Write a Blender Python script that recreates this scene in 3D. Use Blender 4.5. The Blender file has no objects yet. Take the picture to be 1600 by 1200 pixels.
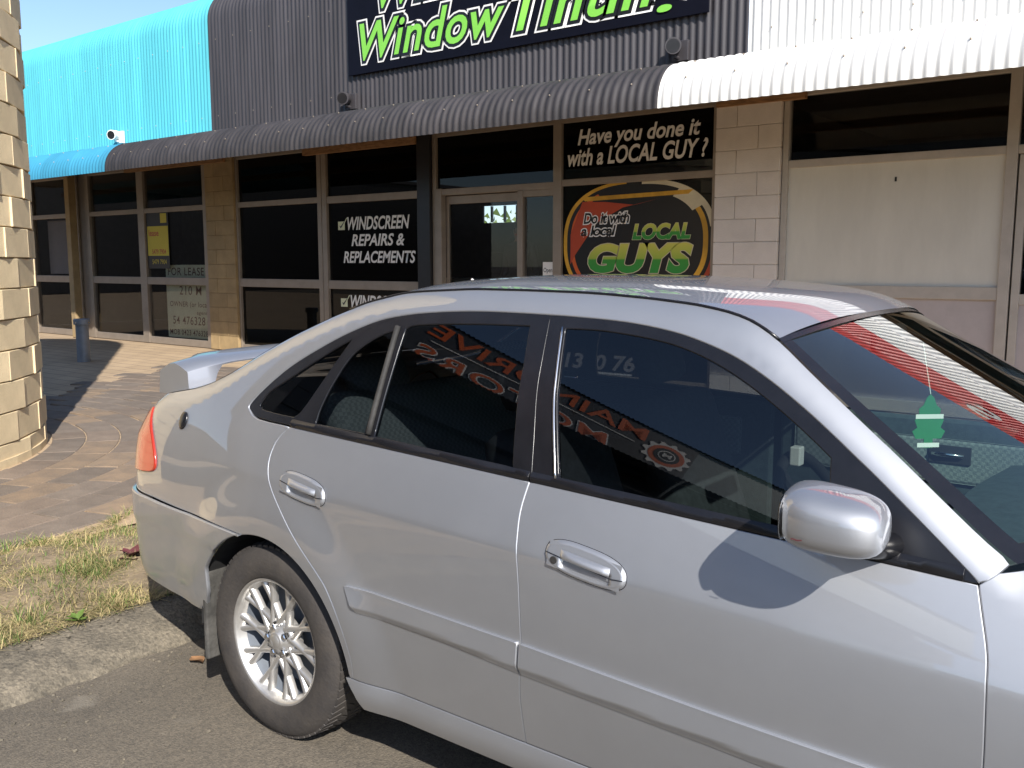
import bpy, bmesh, math, random
from mathutils import Vector, Matrix
from mathutils.geometry import delaunay_2d_cdt
R = math.radians
scene = bpy.context.scene
col = scene.collection
random.seed(7)

# ------------------------------------------------------------------ camera, sky, sun, exposure
cam_data = bpy.data.cameras.new('camera'); cam = bpy.data.objects.new('camera', cam_data); col.objects.link(cam)
cam.location = (0, 0, 1.46); cam.rotation_euler = (R(90-7.4), 0, R(37.7))
cam_data.sensor_width = 36; cam_data.lens = 36*1450/1600; cam_data.clip_start = .05; cam_data.clip_end = 2000
scene.camera = cam
SUN_EL = R(36.8); SUN_AZ = (.833, -.553)
world = bpy.data.worlds.new('World'); scene.world = world; world.use_nodes = True
wn = world.node_tree
sky = wn.nodes.new('ShaderNodeTexSky'); sky.sky_type = 'NISHITA'; sky.sun_disc = False
sky.sun_elevation = SUN_EL; sky.sun_rotation = math.atan2(SUN_AZ[0], SUN_AZ[1]); sky.air_density = .8; sky.dust_density = .5; sky.ozone_density = 2.0
wn.links.new(sky.outputs[0], wn.nodes['Background'].inputs[0]); wn.nodes['Background'].inputs[1].default_value = .12
sd = bpy.data.lights.new('sun', 'SUN'); sd.energy = 4.3; sd.angle = R(.53); sd.color = (1, .95, .88)
sun = bpy.data.objects.new('sun', sd); col.objects.link(sun)
sv = Vector((SUN_AZ[0]*math.cos(SUN_EL), SUN_AZ[1]*math.cos(SUN_EL), math.sin(SUN_EL)))
sun.rotation_euler = sv.to_track_quat('Z', 'Y').to_euler(); sun.location = sv*30
scene.view_settings.view_transform = 'Standard'; scene.view_settings.look = 'None'
scene.view_settings.exposure = .85; scene.view_settings.gamma = 1
scene.cycles.max_bounces = 8; scene.cycles.transparent_max_bounces = 12; scene.cycles.caustics_reflective = False
scene.cycles.sample_clamp_indirect = 6

# ------------------------------------------------------------------ materials
MATS = {}
def mat(name, c, rough=.6, metal=0., noise=0., nscale=8., bump=0., bscale=60., c2=None, coat=0., spec=.5, detail=5, stretch=None):
    if name in MATS: return MATS[name]
    m = bpy.data.materials.new(name); m.use_nodes = True; nt = m.node_tree; b = nt.nodes['Principled BSDF']
    b.inputs['Base Color'].default_value = (*c, 1); b.inputs['Roughness'].default_value = rough; b.inputs['Metallic'].default_value = metal
    b.inputs['Specular IOR Level'].default_value = spec
    if coat: b.inputs['Coat Weight'].default_value = coat; b.inputs['Coat Roughness'].default_value = .02
    tc = nt.nodes.new('ShaderNodeTexCoord'); src = tc.outputs['Object']
    if stretch:
        mp = nt.nodes.new('ShaderNodeMapping'); mp.inputs['Scale'].default_value = stretch; nt.links.new(src, mp.inputs[0]); src = mp.outputs[0]
    if noise or c2:
        n = nt.nodes.new('ShaderNodeTexNoise'); n.inputs['Scale'].default_value = nscale; n.inputs['Detail'].default_value = detail; n.inputs['Roughness'].default_value = .65
        nt.links.new(src, n.inputs['Vector'])
        r = nt.nodes.new('ShaderNodeValToRGB'); r.color_ramp.elements[0].position = .36; r.color_ramp.elements[1].position = .64
        a = c2 or tuple(max(0, v*(1-noise)) for v in c); d = c if c2 else tuple(min(1, v*(1+noise)) for v in c)
        r.color_ramp.elements[0].color = (*a, 1); r.color_ramp.elements[1].color = (*d, 1)
        nt.links.new(n.outputs[0], r.inputs[0]); nt.links.new(r.outputs[0], b.inputs['Base Color'])
    if bump:
        n2 = nt.nodes.new('ShaderNodeTexNoise'); n2.inputs['Scale'].default_value = bscale; n2.inputs['Detail'].default_value = 4
        nt.links.new(src, n2.inputs['Vector'])
        bp = nt.nodes.new('ShaderNodeBump'); bp.inputs['Strength'].default_value = bump; bp.inputs['Distance'].default_value = .01
        nt.links.new(n2.outputs[0], bp.inputs['Height']); nt.links.new(bp.outputs[0], b.inputs['Normal'])
    MATS[name] = m; return m
def glass(name, tint, ior=1.5, rough=0.0, strength=1.0, dirt=0.):
    m = bpy.data.materials.new(name); m.use_nodes = True; nt = m.node_tree; nt.nodes.remove(nt.nodes['Principled BSDF'])
    out = nt.nodes['Material Output']; t = nt.nodes.new('ShaderNodeBsdfTransparent'); t.inputs[0].default_value = (*tint, 1)
    g = nt.nodes.new('ShaderNodeBsdfGlossy'); g.inputs['Roughness'].default_value = rough; g.inputs[0].default_value = (1, 1, 1, 1)
    f = nt.nodes.new('ShaderNodeFresnel'); f.inputs[0].default_value = ior; mx = nt.nodes.new('ShaderNodeMixShader')
    ge = nt.nodes.new('ShaderNodeNewGeometry'); br_ = nt.nodes.new('ShaderNodeMapRange'); br_.inputs[3].default_value = ior; br_.inputs[4].default_value = 1/ior   # a thin sheet reflects alike from both sides
    nt.links.new(ge.outputs['Backfacing'], br_.inputs[0]); nt.links.new(br_.outputs[0], f.inputs[0])
    mu = nt.nodes.new('ShaderNodeMath'); mu.operation = 'MULTIPLY'; mu.inputs[1].default_value = strength; mu.use_clamp = True
    nt.links.new(f.outputs[0], mu.inputs[0])
    nt.links.new(mu.outputs[0], mx.inputs[0]); nt.links.new(t.outputs[0], mx.inputs[1]); nt.links.new(g.outputs[0], mx.inputs[2])
    last = mx
    if dirt:
        d = nt.nodes.new('ShaderNodeBsdfDiffuse'); d.inputs[0].default_value = (.5, .48, .44, 1); m2 = nt.nodes.new('ShaderNodeMixShader'); m2.inputs[0].default_value = dirt
        nt.links.new(mx.outputs[0], m2.inputs[1]); nt.links.new(d.outputs[0], m2.inputs[2]); last = m2
    nt.links.new(last.outputs[0], out.inputs[0]); MATS[name] = m; return m

def nodes_of(m): return m.node_tree, m.node_tree.nodes['Principled BSDF']
# silver paint: metal flake base under clear coat, fine dust film
paint = mat('silver_paint', (.45, .46, .482), rough=.63, metal=1.0, coat=1.0, noise=.025, nscale=3.0)
nt, b = nodes_of(paint)
vo = nt.nodes.new('ShaderNodeTexVoronoi'); vo.inputs['Scale'].default_value = 1400
tcn = nt.nodes.new('ShaderNodeTexCoord'); nt.links.new(tcn.outputs['Object'], vo.inputs['Vector'])
bp = nt.nodes.new('ShaderNodeBump'); bp.inputs['Strength'].default_value = .06; bp.inputs['Distance'].default_value = .001
nt.links.new(vo.outputs['Distance'], bp.inputs['Height']); nt.links.new(bp.outputs[0], b.inputs['Normal'])
b.inputs['Coat IOR'].default_value = 1.8
du = nt.nodes.new('ShaderNodeTexNoise'); du.inputs['Scale'].default_value = 5; du.inputs['Detail'].default_value = 8
nt.links.new(tcn.outputs['Object'], du.inputs['Vector'])
mr = nt.nodes.new('ShaderNodeMapRange'); mr.inputs[1].default_value = .35; mr.inputs[2].default_value = .75; mr.inputs[3].default_value = .0; mr.inputs[4].default_value = .035
nt.links.new(du.outputs[0], mr.inputs[0]); nt.links.new(mr.outputs[0], b.inputs['Coat Roughness'])
black_trim = mat('black_trim', (.010, .010, .012), rough=.26, noise=.15, nscale=12)
rubber = mat('rubber', (.03, .028, .026), rough=.75, noise=.3, nscale=25, bump=.15, bscale=150)
tyre_m = mat('tyre', (.055, .047, .04), rough=.8, c2=(.035, .031, .029), nscale=9, bump=.2, bscale=90)
dark_in = mat('dark_interior', (.02, .02, .023), rough=.7, noise=.2)
under_m = mat('underbody', (.012, .012, .012), rough=.95, noise=.3)
alloy = mat('alloy', (.56, .545, .52), rough=.42, metal=.8, noise=.08, nscale=20, coat=.4)
chrome = mat('chrome', (.75, .75, .75), rough=.12, metal=1)
car_glass = glass('tinted_glass', (.26, .28, .29), 1.52, .0, 1.35)
screen_glass = glass('windscreen_glass', (.62, .74, .69), 1.55, .0, 1.6)
seat_cloth = mat('seat_cloth', (.05, .055, .06), rough=.95, noise=.2, nscale=50)
grey_cloth = mat('grey_cloth', (.22, .25, .26), rough=.9, noise=.25, nscale=60, bump=.3, bscale=200)
nt, b = nodes_of(grey_cloth); tcn = nt.nodes.new('ShaderNodeTexCoord'); ck = nt.nodes.new('ShaderNodeTexChecker'); ck.inputs['Scale'].default_value = 85
ck.inputs[1].default_value = (.22, .25, .25, 1); ck.inputs[2].default_value = (.155, .18, .185, 1); nt.links.new(tcn.outputs['Object'], ck.inputs[0]); nt.links.new(ck.outputs[0], b.inputs['Base Color'])
dash_m = mat('dash', (.045, .062, .065), rough=.75, noise=.2, nscale=40, bump=.2, bscale=250)
lens_red = mat('tail_lens', (.38, .028, .012), rough=.15, coat=.7, noise=.1)
asphalt = mat('asphalt', (.155, .134, .106), rough=.92, c2=(.10, .088, .072), nscale=1.3, bump=.6, bscale=160, detail=9)
nt, b = nodes_of(asphalt)
# aggregate speckle and pale scuffs over the asphalt
tcn = nt.nodes.new('ShaderNodeTexCoord'); v = nt.nodes.new('ShaderNodeTexVoronoi'); v.inputs['Scale'].default_value = 150; nt.links.new(tcn.outputs['Object'], v.inputs['Vector'])
rmp = nt.nodes.new('ShaderNodeValToRGB'); rmp.color_ramp.elements[0].color = (.55, .55, .55, 1); rmp.color_ramp.elements[1].color = (1.5, 1.45, 1.35, 1); nt.links.new(v.outputs['Color'], rmp.inputs[0])
old = b.inputs['Base Color'].links[0].from_socket; mm = nt.nodes.new('ShaderNodeMix'); mm.data_type = 'RGBA'; mm.blend_type = 'MULTIPLY'; mm.inputs[0].default_value = .75
nt.links.new(old, mm.inputs[6]); nt.links.new(rmp.outputs[0], mm.inputs[7])
sc = nt.nodes.new('ShaderNodeTexNoise'); sc.inputs['Scale'].default_value = 4.5; sc.inputs['Detail'].default_value = 6; nt.links.new(tcn.outputs['Object'], sc.inputs['Vector'])
r3 = nt.nodes.new('ShaderNodeValToRGB'); r3.color_ramp.elements[0].position = .62; r3.color_ramp.elements[1].position = .72; nt.links.new(sc.outputs[0], r3.inputs[0])
m3 = nt.nodes.new('ShaderNodeMix'); m3.data_type = 'RGBA'; m3.inputs[7].default_value = (.19, .168, .135, 1)
nt.links.new(r3.outputs[0], m3.inputs[0]); nt.links.new(mm.outputs[2], m3.inputs[6]); nt.links.new(m3.outputs[2], b.inputs['Base Color'])
concrete = mat('kerb_concrete', (.185, .16, .122), rough=.97, c2=(.095, .084, .066), nscale=9, bump=.9, bscale=70, detail=10)
nt, b = nodes_of(concrete)
tcn = nt.nodes.new('ShaderNodeTexCoord'); v = nt.nodes.new('ShaderNodeTexVoronoi'); v.inputs['Scale'].default_value = 110; nt.links.new(tcn.outputs['Object'], v.inputs['Vector'])
rmp = nt.nodes.new('ShaderNodeValToRGB'); rmp.color_ramp.elements[0].color = (.45, .45, .45, 1); rmp.color_ramp.elements[1].color = (1.6, 1.55, 1.45, 1); nt.links.new(v.outputs['Color'], rmp.inputs[0])
old = b.inputs['Base Color'].links[0].from_socket; mm = nt.nodes.new('ShaderNodeMix'); mm.data_type = 'RGBA'; mm.blend_type = 'MULTIPLY'; mm.inputs[0].default_value = .65
nt.links.new(old, mm.inputs[6]); nt.links.new(rmp.outputs[0], mm.inputs[7]); nt.links.new(mm.outputs[2], b.inputs['Base Color'])
paver_a = mat('paver_brown', (.20, .155, .118), rough=.9, c2=(.15, .115, .088), nscale=5, bump=.5, bscale=80, detail=8)
paver_b = mat('paver_grey', (.18, .145, .115), rough=.9, c2=(.135, .108, .085), nscale=6, bump=.5, bscale=80, detail=8)
paver_c = mat('paver_tan', (.25, .18, .118), rough=.9, c2=(.17, .13, .095), nscale=5, bump=.5, bscale=80, detail=8)
soil = mat('soil', (.28, .215, .135), rough=1, c2=(.15, .115, .075), nscale=7, bump=1, bscale=40, detail=10)
cream_block = mat('cream_block', (.66, .53, .33), rough=.75, noise=.10, nscale=4, bump=.25, bscale=90)
tan_block = mat('tan_block', (.34, .24, .12), rough=.8, noise=.12, nscale=5, bump=.25, bscale=80)
pink_block = mat('pink_block', (.69, .63, .57), rough=.8, noise=.05, nscale=4, bump=.25, bscale=80)
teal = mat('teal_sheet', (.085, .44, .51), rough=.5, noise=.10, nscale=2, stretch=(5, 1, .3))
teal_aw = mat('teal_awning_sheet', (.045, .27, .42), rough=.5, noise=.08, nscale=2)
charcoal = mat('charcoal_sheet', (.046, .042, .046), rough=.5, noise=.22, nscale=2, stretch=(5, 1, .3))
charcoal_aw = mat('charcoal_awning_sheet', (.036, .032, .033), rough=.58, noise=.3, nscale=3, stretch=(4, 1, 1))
white_sheet = mat('white_sheet', (.76, .75, .71), rough=.45, noise=.05, nscale=2, stretch=(5, 1, .3))
red_sheet = mat('red_sheet', (.55, .035, .03), rough=.4, noise=.05)
frame_m = mat('anodised_frame', (.30, .25, .20), rough=.45, metal=.3, noise=.08, nscale=6)
white_frame = mat('pale_frame', (.46, .42, .37), rough=.5, noise=.06)
timber = mat('timber_beam', (.30, .16, .07), rough=.8, noise=.3, nscale=9, stretch=(1, 6, 6))
soffit_m = mat('soffit', (.12, .09, .07), rough=.9, noise=.2)
black_panel = mat('black_panel', (.012, .011, .012), rough=.35, noise=.2)
shop_glass = glass('shop_glass', (.80, .80, .80), 1.5, .0, .48, .002)
dark_film = glass('dark_film_glass', (.12, .12, .12), 1.5, .0, .48, .002)
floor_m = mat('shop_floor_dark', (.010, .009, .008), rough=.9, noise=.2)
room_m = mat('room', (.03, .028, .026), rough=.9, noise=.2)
cream_board = mat('cream_board', (.66, .635, .56), rough=.4, noise=.05, nscale=1.2, stretch=(3, 1, .8))
pink_board = mat('pink_board', (.46, .41, .40), rough=.5, noise=.04)
navy = mat('navy_sign', (.004, .0045, .010), rough=.55, noise=.1, spec=.12)
white_p = mat('white_print', (.80, .78, .74), rough=.5, noise=.02)
black_p = mat('black_print', (.008, .008, .009), rough=.4, noise=.1)
green_p = mat('green_print', (.22, .60, .075), rough=.45, noise=.03)
orange_p = mat('orange_print', (.62, .11, .02), rough=.5, noise=.03)
yellow_p = mat('yellow_print', (.60, .47, .03), rough=.5, noise=.03)
red_p = mat('red_print', (.45, .06, .02), rough=.5, noise=.05)
amber_p = mat('amber_print', (.62, .33, .03), rough=.5, noise=.25, nscale=3)
glow_p = mat('pale_print', (.62, .54, .36), rough=.5, noise=.1, nscale=4)
paper = mat('paper', (.70, .72, .50), rough=.8, noise=.05)
marker = mat('brown_marker', (.14, .05, .03), rough=.7, noise=.1)
flap_m = mat('dusty_plastic', (.065, .062, .056), rough=.8, noise=.35, nscale=14, bump=.3, bscale=60)
steel = mat('grey_steel', (.17, .19, .22), rough=.5, metal=.2, noise=.1)
grass_a = mat('grass_green', (.10, .14, .03), rough=.7, noise=.2, nscale=2)
grass_b = mat('grass_straw', (.40, .32, .15), rough=.8, noise=.2, nscale=2)
grass_c = mat('grass_bright', (.11, .18, .03), rough=.6, noise=.2, nscale=2)
weed_red = mat('weed_red', (.10, .025, .03), rough=.6, noise=.2)
leaf_dry = mat('dry_leaf', (.28, .15, .07), rough=.8, noise=.2, nscale=30)

def sheets(m, amt, w=.762):                 # each roll-formed sheet weathers a little differently
    nt, b = nodes_of(m); tc = nt.nodes.new('ShaderNodeTexCoord'); sp = nt.nodes.new('ShaderNodeSeparateXYZ'); nt.links.new(tc.outputs['Object'], sp.inputs[0])
    dv = nt.nodes.new('ShaderNodeMath'); dv.operation = 'DIVIDE'; dv.inputs[1].default_value = w; nt.links.new(sp.outputs[0], dv.inputs[0])
    fl = nt.nodes.new('ShaderNodeMath'); fl.operation = 'FLOOR'; nt.links.new(dv.outputs[0], fl.inputs[0])
    wn_ = nt.nodes.new('ShaderNodeTexWhiteNoise'); wn_.noise_dimensions = '1D'; nt.links.new(fl.outputs[0], wn_.inputs['W'])
    mr = nt.nodes.new('ShaderNodeMapRange'); mr.inputs[3].default_value = 1-amt; mr.inputs[4].default_value = 1+amt; nt.links.new(wn_.outputs['Value'], mr.inputs[0])
    hs = nt.nodes.new('ShaderNodeHueSaturation'); nt.links.new(mr.outputs[0], hs.inputs['Value'])
    old = b.inputs['Base Color'].links[0].from_socket; nt.links.new(old, hs.inputs['Color']); nt.links.new(hs.outputs[0], b.inputs['Base Color'])
for m_, a_ in ((teal, .05), (charcoal, .10), (charcoal_aw, .14), (teal_aw, .08), (white_sheet, .03)): sheets(m_, a_)
def vary(m, amt):
    nt, b = nodes_of(m); oi = nt.nodes.new('ShaderNodeObjectInfo'); mr = nt.nodes.new('ShaderNodeMapRange'); mr.inputs[3].default_value = 1-amt; mr.inputs[4].default_value = 1+amt
    nt.links.new(oi.outputs['Random'], mr.inputs[0]); hs = nt.nodes.new('ShaderNodeHueSaturation'); nt.links.new(mr.outputs[0], hs.inputs['Value'])
    old = b.inputs['Base Color'].links[0].from_socket; nt.links.new(old, hs.inputs['Color']); nt.links.new(hs.outputs[0], b.inputs['Base Color'])
for m_, a_ in ((cream_block, .09), (paver_a, .12), (paver_b, .12), (paver_c, .10), (pink_block, .03), (tan_block, .08)): vary(m_, a_)
# ------------------------------------------------------------------ builders
def tag(o, label=None, cat=None, group=None, kind=None):
    if label: o['label'] = label
    if cat: o['category'] = cat
    if group: o['group'] = group
    if kind: o['kind'] = kind
    return o
def empty(name, loc=(0, 0, 0), label=None, cat=None, group=None, rz=0):
    o = bpy.data.objects.new(name, None); col.objects.link(o); o.location = loc; o.rotation_euler.z = rz; o.empty_display_size = .1
    return tag(o, label, cat, group)
def link(name, me, parent=None, loc=None):
    o = bpy.data.objects.new(name, me); col.objects.link(o)
    if parent:
        o.parent = parent
        if loc is None:                      # geometry was given in world coordinates
            o.matrix_parent_inverse = Matrix.Translation(-Vector(wloc(parent)))
    if loc is not None: o.location = loc
    return o
def wloc(o):
    v = Vector(o.location)
    if o.parent: v = v + Vector(wloc(o.parent)) + o.matrix_parent_inverse.to_translation()
    return v
def make(name, vs, fs, m, parent=None, smooth=False, mats=None, mi=None, loc=None):
    me = bpy.data.meshes.new(name); me.from_pydata([tuple(v) for v in vs], [], fs)
    for k in (mats or [m]): me.materials.append(k)
    if mi: me.polygons.foreach_set('material_index', mi)
    if smooth: me.polygons.foreach_set('use_smooth', [True]*len(fs))
    me.update(); return link(name, me, parent, loc)
BOXF = [(0, 3, 2, 1), (4, 5, 6, 7), (0, 1, 5, 4), (1, 2, 6, 5), (2, 3, 7, 6), (3, 0, 4, 7)]
class MB:
    def __init__(s): s.v = []; s.f = []
    def box(s, x0, x1, y0, y1, z0, z1, M=None):
        n = len(s.v); p = [(x0, y0, z0), (x1, y0, z0), (x1, y1, z0), (x0, y1, z0), (x0, y0, z1), (x1, y0, z1), (x1, y1, z1), (x0, y1, z1)]
        if M: p = [tuple(M @ Vector(q)) for q in p]
        s.v += p; s.f += [tuple(i+n for i in f) for f in BOXF]; return s
    def bev(s, x0, x1, y0, y1, z0, z1, r=.006, M=None):
        bm = bmesh.new(); bmesh.ops.create_cube(bm, size=1)
        for v in bm.verts: v.co = Vector(((x0+x1)/2+v.co.x*(x1-x0), (y0+y1)/2+v.co.y*(y1-y0), (z0+z1)/2+v.co.z*(z1-z0)))
        bmesh.ops.bevel(bm, geom=bm.edges[:], offset=r, segments=2, affect='EDGES', profile=.5)
        n = len(s.v); bm.verts.index_update()
        for v in bm.verts: s.v.append(tuple(M @ v.co) if M else tuple(v.co))
        for f in bm.faces: s.f.append(tuple(v.index+n for v in f.verts))
        bm.free(); return s
    def tube(s, pts, r, n=10, cap=True):
        base = len(s.v); pts = [Vector(p) for p in pts]; rr = r if isinstance(r, (list, tuple)) else [r]*len(pts)
        up = None
        for i, p in enumerate(pts):
            t = (pts[min(i+1, len(pts)-1)]-pts[max(i-1, 0)]).normalized()
            if up is None: up = Vector((0, 0, 1)) if abs(t.z) < .9 else Vector((1, 0, 0))
            a = t.cross(up).normalized(); c = a.cross(t).normalized(); up = c
            for k in range(n):
                th = 2*math.pi*k/n; s.v.append(tuple(p+a*math.cos(th)*rr[i]+c*math.sin(th)*rr[i]))
        for i in range(len(pts)-1):
            for k in range(n):
                s.f.append((base+i*n+k, base+i*n+(k+1) % n, base+(i+1)*n+(k+1) % n, base+(i+1)*n+k))
        if cap:
            s.f.append(tuple(base+k for k in range(n))[::-1]); s.f.append(tuple(base+(len(pts)-1)*n+k for k in range(n)))
        return s
    def grid(s, rows):
        n = len(s.v); w = len(rows[0])
        for r in rows: s.v += [tuple(p) for p in r]
        for i in range(len(rows)-1):
            for j in range(w-1): s.f.append((n+i*w+j, n+i*w+j+1, n+(i+1)*w+j+1, n+(i+1)*w+j))
        return s
    def poly(s, pts, y, th):                 # flat polygon in xz with thickness th toward +Y
        n = len(s.v); k = len(pts)
        s.v += [(p[0], y, p[1]) for p in pts]+[(p[0], y+th, p[1]) for p in pts]
        s.f.append(tuple(range(n, n+k))); s.f.append(tuple(range(n+k, n+2*k))[::-1])
        for i in range(k): s.f.append((n+i, n+k+i, n+k+(i+1) % k, n+(i+1) % k))
        return s
    def build(s, name, m, parent=None, smooth=False, loc=None): return make(name, s.v, s.f, m, parent, smooth, loc=loc)
def lathe(prof, axis_pt, n=64, a0=0, a1=2*math.pi):   # prof: (r, y) about an axis along Y
    rows = []
    for r, y in prof:
        rows.append([(axis_pt[0]+r*math.cos(a0+(a1-a0)*k/n), axis_pt[1]+y, axis_pt[2]+r*math.sin(a0+(a1-a0)*k/n)) for k in range(n+1)])
    return rows
def text_mesh(body, shear=.0, offset=0., extrude=.0, spacing=1., line=1.):
    cu = bpy.data.curves.new('lettering', 'FONT'); cu.body = body; cu.size = 1; cu.shear = shear; cu.offset = offset; cu.extrude = extrude
    cu.space_character = spacing; cu.space_line = line; cu.align_x = 'CENTER'; cu.resolution_u = 4
    o = bpy.data.objects.new('lettering', cu); col.objects.link(o); dg = bpy.context.evaluated_depsgraph_get()
    me = bpy.data.meshes.new_from_object(o.evaluated_get(dg)); bpy.data.objects.remove(o); bpy.data.curves.remove(cu)
    return me
def text(name, body, box, y, m, parent, shear=.25, offset=.012, depth=.0015, spacing=1., ref=None, line=1., frame=None):
    """letters laid in the rectangle box=(x0,x1,z0,z1) on the plane Y=y, facing -Y (or in the frame matrix)"""
    r = ref or text_mesh(body, shear, 0, 0, spacing, line); me = text_mesh(body, shear, offset, 0, spacing, line)
    xs = [v.co.x for v in r.vertices]; ys = [v.co.y for v in r.vertices]
    ax, bx_, ay, by = min(xs), max(xs), min(ys), max(ys)
    x0, x1, z0, z1 = box; sx = (x1-x0)/(bx_-ax); sz = (z1-z0)/(by-ay)
    for v in me.vertices:
        p = Vector((x0+(v.co.x-ax)*sx, y, z0+(v.co.y-ay)*sz)); v.co = frame @ p if frame else p
    me.materials.clear(); me.materials.append(m); me.name = name
    return link(name, me, parent)

# ------------------------------------------------------------------ ground
YF = 7.9; FL = .25
TC = (-7.70, 1.62); TR = 1.82
def zp(y): return .14+.0186*max(0, y-2)
s = MB(); s.grid([[(x, y, 0) for x in (-300, -20, -3.6, 20, 300)] for y in (-300, -20, 0, 20, 300)])
tag(s.build('asphalt_road', asphalt), kind='structure')
pave = mat('pavement', (.36, .27, .19), rough=.92, noise=.2, nscale=1.2, bump=.4, bscale=60)
nt, b = nodes_of(pave)
br = nt.nodes.new('ShaderNodeTexBrick'); br.inputs['Scale'].default_value = 1; br.inputs['Brick Width'].default_value = .40; br.inputs['Row Height'].default_value = .20
br.inputs['Mortar Size'].default_value = .008; br.inputs['Color1'].default_value = (.48, .35, .21, 1); br.inputs['Color2'].default_value = (.38, .275, .165, 1); br.inputs['Mortar'].default_value = (.15, .11, .08, 1)
tcn = nt.nodes.new('ShaderNodeTexCoord'); nt.links.new(tcn.outputs['Object'], br.inputs['Vector'])
old = b.inputs['Base Color'].links[0].from_socket; mm = nt.nodes.new('ShaderNodeMix'); mm.data_type = 'RGBA'; mm.inputs[0].default_value = .7
nt.links.new(old, mm.inputs[6]); nt.links.new(br.outputs[0], mm.inputs[7]); nt.links.new(mm.outputs[2], b.inputs['Base Color'])
s = MB(); ys = [-12, -6, 0, 2, 3.5, 5, 6.5, 8.6]
s.grid([[(x, y, zp(y)-.008) for x in (-40, -20, -12, -8, -4.35)] for y in ys])
s.grid([[(x, y, zp(y)-.008) for x in (-4.35, -3.42)] for y in (3.1, 3.5, 5, 6.5, 8.6)])
s.grid([[(x, y, zp(y)-.008) for x in (-3.42, 0, 8)] for y in (5.15, 6.5, 8.6)])
pavement = tag(s.build('pavement', pave), kind='structure')
# kerbs: cast concrete with a sloped face
def kerb(name, path, prof, parent=None):
    rnd = random.Random(3); rows = []
    for i, (px, py, nx, ny) in enumerate(path):
        j = rnd.uniform(-.018, .018); k = rnd.uniform(-.008, .008)
        rows.append([(px+nx*(d+(j if 0 < q < len(prof)-1 else 0)+(j*1.5 if q == 0 else 0)), py+ny*(d+j*.5), z+(k if 0 < q < len(prof)-1 else 0)) for q, (d, z) in enumerate(prof)])
    s = MB(); s.grid(rows); o = s.build(name, concrete, parent, smooth=True); return o
prof = [(0, -.02), (.0, .006), (.03, .03), (.08, .052), (.15, .072), (.22, .085), (.30, .092), (.33, .09), (.335, .03)]
tag(kerb('kerb', [(-3.10, -9+i*.08, -1, 0) for i in range(178)], prof), kind='structure')
tag(kerb('kerb', [(-3.1+i*.2, 4.86, 0, 1) for i in range(58)], [(0, -.02), (0, .1), (.02, .17), (.06, .185), (.3, .186), (.302, .1)]), kind='structure')
# laid pavers in rings round the tower: each paver its own piece
def ring_mesh(r0, r1, da, h):
    n = 4; vs = []; g = .004; e = .006
    for rr, zz, gg in ((r0+g, -h, 0), (r0+g, -e, 0), (r0+g+e, 0, e), (r1-g-e, 0, e), (r1-g, -e, 0), (r1-g, -h, 0)):
        for k in range(n+1):
            a = (-.5+k/n)*(da-2*(g+gg)/rr); vs.append((rr*math.cos(a)-(r0+r1)/2, rr*math.sin(a), zz))
    fs = []; w = n+1
    for i in range(5):
        for k in range(n): fs.append((i*w+k, (i+1)*w+k, (i+1)*w+k+1, i*w+k+1))
    fs.append(tuple(i*w for i in range(6))[::-1]); fs.append(tuple(i*w+n for i in range(6)))
    return vs, fs
tilt = math.atan(.0186)
for k in range(15):
    r0 = 1.86+.235*k; r1 = r0+.235; L = .235 if k == 0 else .40
    nb = int(2*math.pi*r0/L); da = 2*math.pi/nb; vs, fs = ring_mesh(r0, r1, da, .04); rm = (r0+r1)/2
    mes = []
    for m_ in (paver_a, paver_b, paver_c):
        me = bpy.data.meshes.new('paver'); me.from_pydata(vs, [], fs); me.materials.append(m_); mes.append(me)
    for q in range(nb):
        a = (q+.5*(k % 2))*da; x = TC[0]+rm*math.cos(a); y = TC[1]+rm*math.sin(a)
        deg = math.degrees(a) % 360
        if not (deg < 118 or deg > 348): continue
        if x > -3.75 or (r1 > 3.36 and y < 3.32): continue
        w = random.random(); near = k in (1, 2)
        me = mes[2] if (w < (.30 if near else .10)) else (mes[1] if w < .6 else mes[0])
        o = bpy.data.objects.new('paver', me); col.objects.link(o); o.parent = pavement
        o.location = (x, y, zp(y)+random.uniform(-.002, .003)); o.rotation_euler = (tilt*(y > 2)+random.uniform(-.006, .006), random.uniform(-.006, .006), a)
# grass island between kerb and pavers
def in_grass(x, y): return x < -3.36 and math.hypot(x-TC[0], y-TC[1]) > 3.28+.05*math.sin(9*y) and y < 2.75+.25*math.sin(x*9)+.3*(x+4)
s = MB(); rows = []
for j in range(60):
    y = -3+j*.106; xs_ = []
    dy = y-TC[1]; xl = TC[0]+math.sqrt(max(.01, 3.36**2-dy*dy)) if abs(dy) < 3.3 else -6
    row = []
    for i in range(14):
        x = xl+(-3.40-xl)*i/13; row.append((x, y, .098+.036*(1-i/13)+.012*math.sin(x*7+y*5)*math.sin(y*9-x*3)+.012*math.sin(math.pi*i/13)))
    rows.append(row)
s.grid(rows); tag(s.build('soil_bed', soil, smooth=True), kind='structure')
vs = []; fs = []; mi = []
rg = random.Random(11)
def gz(x): return .098+.036*max(0, min(1, (-3.4-x)/1.0))
def blade(x, y, h, w, lean, az, bend, m_):
    n = len(vs); c, d = math.cos(az), math.sin(az)
    for t, ww in ((0, 1), (.4, .8), (.75, .5), (1, .05)):
        off = lean*t+bend*t*t; zz = gz(x)+h*t*(1-.25*t*abs(bend)/(h+.01))
        vs.append((x+c*off-d*w*ww*.5, y+d*off+c*w*ww*.5, zz)); vs.append((x+c*off+d*w*ww*.5, y+d*off-c*w*ww*.5, zz))
    for t in range(3): fs.append((n+2*t, n+2*t+1, n+2*t+3, n+2*t+2)); mi.append(m_)
cl = [(rg.uniform(-4.7, -3.4), rg.uniform(.9, 3.0), rg.uniform(.03, .11), rg.random()) for _ in range(150)]
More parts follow.
